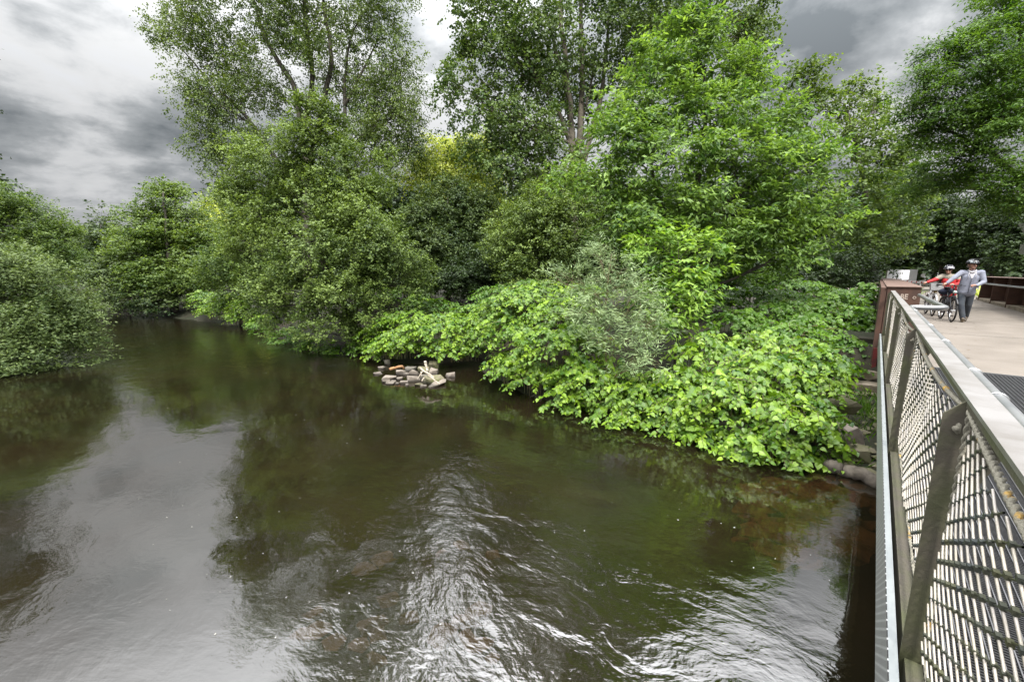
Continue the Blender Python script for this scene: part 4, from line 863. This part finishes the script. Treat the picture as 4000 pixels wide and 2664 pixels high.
for lab, x, y, nn in (('bright fern clump behind the rusty parapet right of the man', 5.2, 28.5, 4), ('bright fern clump behind the woman beside the walkway', 4.9, 36, 3), ('green grass clump behind the crate on the bicycle', 1.0, 33, 2)):
    tufts('fern_clump', [(*brz(x + .5 * i, y + .7 * i), 1.75) for i in range(nn)], L['yellow'] if nn > 2 else L['knot'], .95 if nn > 2 else .8, 60, lab, 'fern')

# ------------------------------------------------------------------ things at the far end of the walkway
sg = bridge_thing('road_sign', 'dark sign pole with the grey back of a triangular sign', 'sign', 4.75, 27.5, -.1)
MB().tube([(0, 0, 0), (0, 0, 5.2)], .05, 10).build('pole', M['blackpaint'], sg, True)
MB().raw([(-.55, .06, 3.55), (.55, .06, 3.55), (.10, .06, 2.72), (-.10, .06, 2.72), (-.55, .075, 3.55), (.55, .075, 3.55), (.10, .075, 2.72), (-.10, .075, 2.72)], [(0, 1, 2, 3), (7, 6, 5, 4), (0, 4, 5, 1), (1, 5, 6, 2), (2, 6, 7, 3), (3, 7, 4, 0)]).build('triangle_plate', M['signback'], sg)
MB().box(-.36, .36, .06, .075, 2.28, 2.70).build('small_plate', M['signback'], sg)
bo = bridge_thing('site_hoarding', 'white hoarding board with three grey ovals beyond the bridge', 'hoarding', 0, 0)
pa, pb = W(3469, 1068, 36), W(3553, 1068, 40); bo.location = (pa[0], pa[1], 1.75); bo.rotation_euler = (0, 0, math.atan2(pb[1] - pa[1], pb[0] - pa[0])); bl = float(np.linalg.norm((pb - pa)[:2]))
MB().box(0, bl, 0, .05, .75, 1.70).build('board', M['banner'], bo)
for k in range(3): MB().sphere((bl * (.2 + .105 * k), -.004, 1.25), (.055, .006, .17), 14, 8).build('oval_mark', M['greyboard'], bo)
MB().box(bl * .86, bl * .87, -.006, -.002, 1.37, 1.47).build('small_mark', M['greyboard'], bo)
for q in (.05, bl - .15): MB().box(q, q + .1, .052, .16, 0, 1.68).build('support', M['post'], bo)
pn = bridge_thing('panel_board', 'narrow grey panel standing right of the white hoarding', 'panel'); pc = W(3568, 1075, 36); pn.location = (pc[0], pc[1], 1.75); pn.rotation_euler = (0, 0, R(-35))
MB().box(-.24, .24, 0, .05, .55, 1.72).build('board', M['banner'], pn); MB().box(-.03, .03, .052, .1, 0, 1.7).build('stake', M['post'], pn)
hs = bridge_thing('house', 'grey building glimpsed behind the white hoarding', 'building'); hc = W(3520, 1040, 62); hs.location = (hc[0], hc[1], 1.5); hs.rotation_euler = (0, 0, R(-40))
MB().box(-5, 5, 0, 6, 0, 4.6).build('wall', M['wallgrey'], hs); MB().raw([(-5.4, -.5, 4.61), (5.4, -.5, 4.61), (5.4, 6.5, 4.61), (-5.4, 6.5, 4.61), (-5.4, 3, 6.6), (5.4, 3, 6.6)], [(0, 1, 5, 4), (2, 3, 4, 5), (1, 2, 5), (3, 0, 4), (3, 2, 1, 0)]).build('roof', M['stonedark'], hs)
for k in range(4):
    wn = MB().box(-4.2 + 2.3 * k, -2.8 + 2.3 * k, -.03, -.002, 1.0, 2.9).build('window', M['whitepaint'], hs); MB().box(-4.1 + 2.3 * k, -2.9 + 2.3 * k, -.045, -.032, 1.1, 2.8).build('pane', M['window'], wn)
bar = bridge_thing('barrier_bar', 'low red and white barrier bar across the path behind the girder', 'barrier'); bp = W(3530, 1099, 32); bq = W(3615, 1101, 27); bar.location = (bp[0], bp[1], 0); bar.rotation_euler = (0, 0, math.atan2(bq[1] - bp[1], bq[0] - bp[0])); ll = float(np.linalg.norm((bq - bp)[:2])); bz = float(bp[2])
MB().box(0, ll, -.04, .04, bz - .05, bz + .06).build('bar', M['whitepaint'], bar)
for k in range(4): MB().box(ll * (.2 + .22 * k), ll * (.25 + .22 * k), -.043, .043, bz - .053, bz + .063).build('red_band', M['redstripe'], bar)
for q in (.12, .8): MB().box(ll * q, ll * q + .07, -.03, .03, 1.7, bz - .052).build('post', M['whitepaint'], bar)

# ------------------------------------------------------------------ bicycles and people: local frame -y towards the camera, x to the right of the photo
def bicycle(label, loc, rz, light=False):
    """built with the front wheel at the origin's contact point, heading to -y"""
    frm = M['whitepaint'] if light else M['blackpaint']
    root = empty('bicycle', loc, rz, label, 'bicycle', 'bicycles pushed along the walkway'); r = .335; wb = 1.08
    for y, nm in ((0, 0), (wb, 1)):
        wh = MB().torus((0, y, r), r - .022, .022, 'x', 40, 8).build('wheel', M['black'], root, True)
        rm = MB().torus((0, y, r), r - .05, .010, 'x', 36, 6).build('rim', M['chrome'], wh, True)
        s_ = MB()
        for k in range(16):
            a = 2 * math.pi * k / 16; s_.tube([(.03 * (-1) ** k, y, r), (0, y + (r - .05) * math.cos(a), r + (r - .05) * math.sin(a))], .0022, 4, False)
        s_.tube([(-.05, y, r), (.05, y, r)], .02, 8); s_.build('spokes', M['chrome'], wh)
        MB().torus((0, y, r), r + .025, .024, 'x', 18, 6, (R(20), R(165)) if nm else (R(30), R(150))).build('mudguard', frm, root, True)
    bb = (0, .62, .29); st = (0, .78, .82); hd = (0, .24, .88); hd2 = (0, .20, .74)
    f = MB()
    for a, b, q in ((bb, st, .017), (bb, hd2, .021), ((0, .75, .70), hd, .017), (hd, hd2, .021), ((.05, wb, r), bb, .011), ((-.05, wb, r), bb, .011), ((.05, wb, r), (0, .76, .74), .009), ((-.05, wb, r), (0, .76, .74), .009)): f.tube([a, b], q, 8)
    f.tube([st, (0, .80, .95)], .013, 8); f.build('frame', frm, root, True)
    k_ = MB()
    for sx in (-1, 1): k_.tube([(.05 * sx, .18, .72), (.055 * sx, .06, .45), (.05 * sx, 0, r)], .014, 8)
    k_.tube([(-.06, .185, .725), (.06, .185, .725)], .018, 8).tube([hd, (0, .27, 1.04)], .015, 8); k_.build('fork', frm, root, True)
    h = MB().tube([(-.31, .36, 1.06), (-.2, .29, 1.07), (-.06, .25, 1.05), (.06, .25, 1.05), (.2, .29, 1.07), (.31, .36, 1.06)], .012, 8).build('handlebar', M['blackpaint'], root, True)
    for sx in (-1, 1): MB().tube([(.32 * sx, .367, 1.06), (.21 * sx, .297, 1.068)], .018, 8).build('grip', M['black'], h, True)
    for sx in (-1, 1):
        MB().tube([(.26 * sx, .25, 1.04), (.16 * sx, .22, 1.05)], .006, 6).build('brake_lever', M['black'], h, True)
        MB().tube([(.1 * sx, .22, 1.06), (.065 * sx, .13, .96), (0, .16, .79)], .004, 5).build('brake_cable', M['black'], h, True)
    MB().sphere((0, .86, .97), (.075, .12, .035), 14, 8).sphere((0, .73, .965), (.03, .12, .028), 12, 6).build('saddle', M['black'], root, True)
    c = MB().torus((.05, .62, .29), .095, .008, 'x', 24, 5).tube([(.05, .62, .29), (.075, .66, .13)], .010, 6).tube([(-.05, .62, .29), (-.075, .58, .45)], .010, 6).build('crank', M['chrome'], root, True)
    MB().box(.075, .175, .62, .70, .118, .142).build('pedal', M['black'], root); MB().box(-.175, -.075, .54, .62, .438, .462).build('pedal', M['black'], root)
    MB().sphere((0, .10, .86 if not light else .80), (.045, .06, .045), 12, 8).build('headlight', M['lamp'] if not light else M['brass'], root, True)
    rk = MB()
    for sx in (-1, 1): rk.tube([(.05 * sx, .85, .74), (.06 * sx, 1.25, .74), (.05 * sx, wb, r)], .006, 6)
    rk.build('carrier', M['blackpaint'], root, True)
    if not light:
        MB().sphere((0, .98, .84), (.16, .17, .11), 16, 10).sphere((.05, .9, .86), (.13, .12, .09), 14, 8).build('saddle_bag', M['navy'], root, True)
    else:
        b = MB(); x0, x1, y0, y1, z0, z1, w_ = -.16, .16, -.10, .16, .86, 1.07, .006
        def pan(q): b.raw(q + [tuple(np.array(v) * 1.0 + (0, 0, 0)) for v in []], [(0, 1, 2, 3)])
        lo = [(x0 * .85, y0 * .7, z0), (x1 * .85, y0 * .7, z0), (x1 * .85, y1, z0), (x0 * .85, y1, z0)]; hi = [(x0, y0, z1), (x1, y0, z1), (x1, y1, z1), (x0, y1, z1)]
        inn = [(x * .95, y0 + (y - y0) * .94 + .006, z + .006) for x, y, z in lo]; inh = [(x * .95, y0 + (y - y0) * .94 + .006, z) for x, y, z in hi]
        b.raw(lo + hi + inn + inh, [(3, 2, 1, 0)] + [(i, (i + 1) % 4, 4 + (i + 1) % 4, 4 + i) for i in range(4)] + [(8, 9, 10, 11)] + [(8 + (i + 1) % 4, 8 + i, 12 + i, 12 + (i + 1) % 4) for i in range(4)] + [(4 + i, 4 + (i + 1) % 4, 12 + (i + 1) % 4, 12 + i) for i in range(4)])
        b.build('front_crate', M['basket'], root); MB().box(-.03, .03, y0 - .012, y0 - .001, z1 - .06, z1 - .01).build('crate_clip', M['black'], root)
    return root

def cone_pts(a, ra, b, rb, n=70):
    g = (np.arange(n) + .5) / n; ph = np.arccos(1 - 2 * g); th = math.pi * (1 + 5 ** .5) * np.arange(n)
    s_ = np.column_stack([np.cos(th) * np.sin(ph), np.sin(th) * np.sin(ph), np.cos(ph)])
    return np.vstack([np.array(a) + s_ * ra, np.array(b) + s_ * rb])
def fused(name, cones, balls, voxel, mat, parent, smooth=4):
    """round cones and ellipsoids fused into one continuous skin"""
    bm = bmesh.new()
    def add(p):
        h = hull(p); tmp = bpy.data.meshes.new('t'); h.to_mesh(tmp); h.free(); bm.from_mesh(tmp); bpy.data.meshes.remove(tmp)
    for a, ra, b, rb in cones: add(cone_pts(a, ra, b, rb))
    for c, r in balls: add(cone_pts((0, 0, 0), 1, (0, 0, 0), .99, 90)[:90] * np.array(r) + np.array(c))
    me = bpy.data.meshes.new(name); bm.to_mesh(me); bm.free()
    o = bpy.data.objects.new(name, me); COL.objects.link(o)
    r = o.modifiers.new('r', 'REMESH'); r.mode = 'VOXEL'; r.voxel_size = voxel
    if smooth: s_ = o.modifiers.new('s', 'SMOOTH'); s_.iterations = smooth; s_.factor = .5
    bpy.context.view_layer.update()
    m2 = bpy.data.meshes.new_from_object(o.evaluated_get(bpy.context.evaluated_depsgraph_get())); COL.objects.unlink(o); bpy.data.objects.remove(o)
    m2.polygons.foreach_set('use_smooth', np.ones(len(m2.polygons), bool))
    return link(name, m2, mat, parent)
def hand_cones(wr, d, up, s=1.0):
    """palm, four bent fingers and a thumb closing round a grip; d = direction of the knuckles, up = back of the hand"""
    wr, d, up = (np.array(q, float) for q in (wr, d, up)); d = norm(d); up = norm(up - d * (up @ d)); sd = np.cross(d, up); out = []
    kn = wr + d * .085 * s
    out.append((wr, .026 * s, wr + d * .07 * s + sd * .015, .024 * s)); out.append((wr, .024 * s, wr + d * .07 * s - sd * .018, .023 * s))
    for k, ln in enumerate((.085, .095, .090, .070)):
        b0 = kn + sd * (.033 - .022 * k) * s; b1 = b0 + (d * .55 - up * .6) * ln * .5 * s; b2 = b1 + (-d * .25 - up * .75) * ln * .42 * s; b3 = b2 + (-d * .8 - up * .1) * ln * .3 * s
        out += [(b0, .0105 * s, b1, .010 * s), (b1, .010 * s, b2, .009 * s), (b2, .009 * s, b3, .008 * s)]
    t0 = wr + d * .03 * s + sd * .03 * s; t1 = t0 + (d * .5 + sd * .5 - up * .4) * .045 * s; t2 = t1 + (d * .4 - sd * .3 - up * .6) * .04 * s
    out += [(t0, .014 * s, t1, .011 * s), (t1, .011 * s, t2, .009 * s)]
    return out
def person(label, loc, rz, J, look, kit, sc=1.0):
    """J: joints in metres; every figure is one continuous body with clothes as children"""
    root = empty('person', loc, rz, label, 'person', None)
    J = {k: (q[0] - .100 * q[2], q[1], q[2]) for k, q in J.items()}
    V = lambda k: np.array(J[k], float)
    hd = V('head'); f = norm(np.array((math.sin(look), -math.cos(look), -.05))); rt = norm(np.cross(f, (0, 0, 1.0))); up = np.cross(rt, f)
    P = lambda a, b, c: hd + rt * a + f * b + up * c
    co = [(V('neck'), .058, hd + up * -.05, .056), (V('chest'), .13, V('neck') - (0, 0, .06), .085), (V('pelvis'), .13, V('chest'), .13),
          (V('ls'), .055, V('le'), .042), (V('le'), .042, V('lw'), .030), (V('rs'), .055, V('re'), .042), (V('re'), .042, V('rw'), .030), (V('chest') + (0, 0, .1), .09, V('ls'), .06), (V('chest') + (0, 0, .1), .09, V('rs'), .06),
          (V('lh'), .085, V('lk'), .058), (V('lk'), .055, V('la'), .038), (V('rh'), .085, V('rk'), .058), (V('rk'), .055, V('ra'), .038),
          (V('la'), .04, V('lt'), .03), (V('ra'), .04, V('rt'), .03)]
    co += hand_cones(V('lw'), V('lg') - V('lw'), (0, -.3, 1)) + hand_cones(V('rw'), V('rg') - V('rw'), (0, -.3, 1))
    # skull, jaw, nose, brow, ears, cheeks
    ba = [(P(0, -.012, .03), (.076, .095, .095)), (P(0, .03, -.055), (.055, .060, .062)), (P(0, .085, -.095), (.022, .02, .018))]
    co += [(P(0, .092, .02), .011, P(0, .115, -.028), .016), (P(-.045, .075, .035), .016, P(.045, .075, .035), .016), (P(0, .095, -.062), .012, P(0, .088, -.066), .016)]
    for s_ in (-1, 1):
        ba.append((P(.077 * s_, -.015, -.005), (.014, .022, .034))); ba.append((P(.042 * s_, .062, -.022), (.024, .026, .022)))
    fused('body', co, ba, .0075, M['skin'], root, 2)
    for s_ in (-1, 1): MB().sphere(P(.032 * s_, .086, .012), .011, 10, 6).build('eye', M['eye'], root, True)
    MB().sphere(P(0, .101, -.064), (.022, .010, .007), 10, 6).build('lips', M['lips'], root, True)
    fused('hair', [], [(P(0, -.035, .02), (.083, .088, .088)), (P(.07, -.03, .0), (.016, .035, .05)), (P(-.07, -.03, .0), (.016, .035, .05)), (P(0, -.08, -.04), (.06, .04, .05))], .012, M['hair'], root, 2)
    # helmet: vented dome with a visor edge and straps
    he = MB(); rows, seg = 7, 28; hv = []
    for i in range(rows + 1):
        ph = (math.pi * .54) * i / rows
        for k in range(seg):
            a = 2 * math.pi * k / seg; rg_ = 1 + .035 * math.cos(a * 7) * math.sin(ph) ** 2
            hv.append(P(.112 * rg_ * math.sin(ph) * math.sin(a), -.012 + .142 * rg_ * math.sin(ph) * math.cos(a), .045 + .118 * math.cos(ph)))
    he.raw(hv, [(i * seg + k, (i + 1) * seg + k, (i + 1) * seg + (k + 1) % seg, i * seg + (k + 1) % seg) for i in range(rows) for k in range(seg)])
    hl = he.build('helmet', M[kit['helmet']], root, True); so = hl.modifiers.new('shell', 'SOLIDIFY'); so.thickness = .012
    vt = MB()
    for a in (-.55, -.2, .2, .55):
        vt.tube([P(.118 * math.sin(a) * 1.0 * math.sin(p_) / .9, -.012 + .146 * math.cos(p_ + math.pi / 2) * -1 * .92, .05 + .122 * math.sin(p_)) for p_ in np.linspace(.6, 1.9, 7)], .011, 6)
    vt.build('helmet_vents', M['black'], hl, True)
    MB().tube([P(.082, .01, .02), P(.075, .03, -.07), P(.0, .075, -.122), P(-.075, .03, -.07), P(-.082, .01, .02)], .006, 6).build('chin_strap', M['black'], hl, True)
    if kit.get('glasses'):
        g = MB()
        for s_ in (-1, 1): g.sphere(P(.034 * s_, .102, .012), (.030, .012, .020), 12, 6); g.tube([P(.06 * s_, .095, .015), P(.082 * s_, .0, .012)], .004, 5)
        g.tube([P(-.02, .106, .016), P(.02, .106, .016)], .004, 5); g.build('sunglasses', M['glassdark'], root, True)
    # clothes
    hem = V('pelvis') + (0, 0, kit['hem'])
    cj = [(hem + (.035, 0, 0), .155, V('chest') + (.035, 0, 0), .150), (hem - (.035, 0, 0), .155, V('chest') - (.035, 0, 0), .150), (V('chest'), .150, V('neck') - (0, 0, .07), .10), (V('chest') + (0, 0, .1), .10, V('ls'), .078), (V('chest') + (0, 0, .1), .10, V('rs'), .078),
          (V('ls'), .075, V('le'), .060), (V('rs'), .075, V('re'), .060), (V('le'), .060, V('lw'), .042), (V('re'), .060, V('rw'), .042), (hem - (.05, 0, .06), .152, hem - (-.05, 0, .06), .152), (V('neck') + (.05, .02, -.03), .045, V('neck') + (-.05, .02, -.03), .045)]
    ja = fused('jacket', cj, [], .012, M[kit['jacket']], root, 3)
    if kit.get('yoke'):
        fused('jacket_yoke', [(V('chest') + (0, -.01, .10), .135, V('neck') - (0, 0, .06), .106), (V('chest') + (0, 0, .115), .108, V('ls') + (0, 0, .008), .082), (V('chest') + (0, 0, .115), .108, V('rs') + (0, 0, .008), .082), (V('rs'), .080, V('rs') * .35 + V('re') * .65 + (0, 0, .006), .066), (V('ls'), .080, V('ls') * .5 + V('le') * .5 + (0, 0, .006), .068)], [], .012, M[kit['yoke']], ja, 3)
    if kit.get('shirt'):
        n_ = V('neck'); c_ = V('chest'); fx = norm(np.array((.25, -1, 0)))
        def fr_(x, z, d): q = n_ * (1 - z) + c_ * z; return q + np.array((x, 0, 0)) + fx * d
        MB().raw([fr_(-.075, .08, .085), fr_(.075, .08, .085), fr_(.055, .5, .135), fr_(.0, 1.08, .168), fr_(-.055, .5, .135)], [(0, 4, 3, 2, 1)]).build('shirt', M[kit['shirt']], root)
        cb = MB()
        for s_ in (-1, 1): cb.tube([fr_(.08 * s_, -.05, .03), fr_(.055 * s_, .12, .10), fr_(.012 * s_, .30, .128)], .017, 6); cb.tube([fr_(.07 * s_, .2, .125), fr_(.075 * s_, .6, .165), fr_(.072 * s_, 1.1, .172)], .006, 5)
        cb.build('collar', M[kit['shirt']], root, True)
        MB().tube([c_ + fx * .168, (c_ + hem) / 2 + fx * .166, hem + fx * .16 - (0, 0, .1)], .005, 5).build('zip', M['trousers'], ja, True)
    ct = [(V('pelvis') + (0, 0, .06), .145, V('pelvis') - (0, 0, .03), .145), (V('lh'), .102, V('lk'), .076), (V('lk'), .076, V('la') + (0, 0, .02), .064), (V('rh'), .102, V('rk'), .076), (V('rk'), .076, V('ra') + (0, 0, .02), .064)]
    fused('trousers', ct, [], .012, M[kit['legs']], root, 3)
    for a, b in (('la', 'lt'), ('ra', 'rt')):
        A, B = V(a), V(b); d = norm(B - A)
        sh = fused('shoe', [(A - (0, 0, .02), .050, B, .040), (A - d * .05 - (0, 0, .04), .040, B + d * .03, .036)], [], .010, M[kit['shoe']], root, 2)
        dn_ = norm(np.cross(np.cross(d, (0, 0, -1.0)), d))
        MB().tube([A - d * .06 + dn_ * .078, (A + B) / 2 + dn_ * .056, B + d * .04 + dn_ * .038], [.030, .034, .028], 8).build('sole', M[kit['sole']], sh, True)
    return root
def facing(p): return math.atan2(p[1], p[0]) - math.pi / 2
mp = onz(3771, 1257, DK); mr = facing(mp)
person('man in a grey blue hooded jacket and grey jeans pushing a black bicycle', mp, mr, dict(
    head=(.10, -.05, 1.635), neck=(.09, 0, 1.48), chest=(.06, 0, 1.26), pelvis=(.0, .02, .95), ls=(.28, .02, 1.42), rs=(-.10, -.02, 1.42), le=(.33, -.03, 1.16), lw=(.20, -.23, 1.06), lg=(.09, -.28, 1.07), re=(-.26, -.16, 1.26), rw=(-.38, -.26, 1.12), rg=(-.45, -.29, 1.08),
    lh=(.09, .02, .90), rh=(-.08, .0, .90), lk=(.05, .10, .50), la=(.0, .30, .12), lt=(-.01, .18, .045), rk=(-.10, -.10, .50), ra=(-.06, -.10, .095), rt=(-.045, -.24, .085)), R(42),
    dict(helmet='helmet', jacket='hoodie', shirt='polo', legs='jeans', shoe='shoe', sole='sole', hem=-.02))
def offs(p, r, x, y, z=0.0): q = Matrix.Rotation(r, 4, 'Z') @ Vector((x, y, 0)); return (p[0] + q.x, p[1] + q.y, p[2] + z)
bicycle('black bicycle with a navy saddle bag pushed by the man in front', offs(mp, mr, -.28, -.42), mr + R(14))
wp = onz(3692, 1234, DK); wr_ = facing(wp)
person('woman in a red and beige jacket with sunglasses and white helmet behind the man', wp, wr_, dict(
    head=(.05, -.05, 1.50), neck=(.06, 0, 1.35), chest=(.07, 0, 1.14), pelvis=(.07, .02, .87), ls=(.24, .0, 1.29), rs=(-.10, -.02, 1.29), le=(.34, -.12, 1.09), lw=(.20, -.30, 1.04), lg=(.10, -.33, 1.05), re=(-.28, -.18, 1.17), rw=(-.42, -.28, 1.11), rg=(-.50, -.31, 1.08),
    lh=(.15, .02, .82), rh=(-.01, .0, .82), lk=(.12, -.03, .46), la=(.10, .08, .10), lt=(.10, -.06, .05), rk=(-.02, -.05, .46), ra=(-.06, -.06, .10), rt=(-.06, -.20, .05)), R(-4),
    dict(helmet='helmet2', jacket='redjacket', yoke='beige', legs='trousers', shoe='whiteshoe', sole='whiteshoe', hem=-.06, glasses=True))
bicycle('white bicycle with a pale plastic crate on its front, pushed by the woman', offs(wp, wr_, -.30, -.50), wr_ + R(10), True)
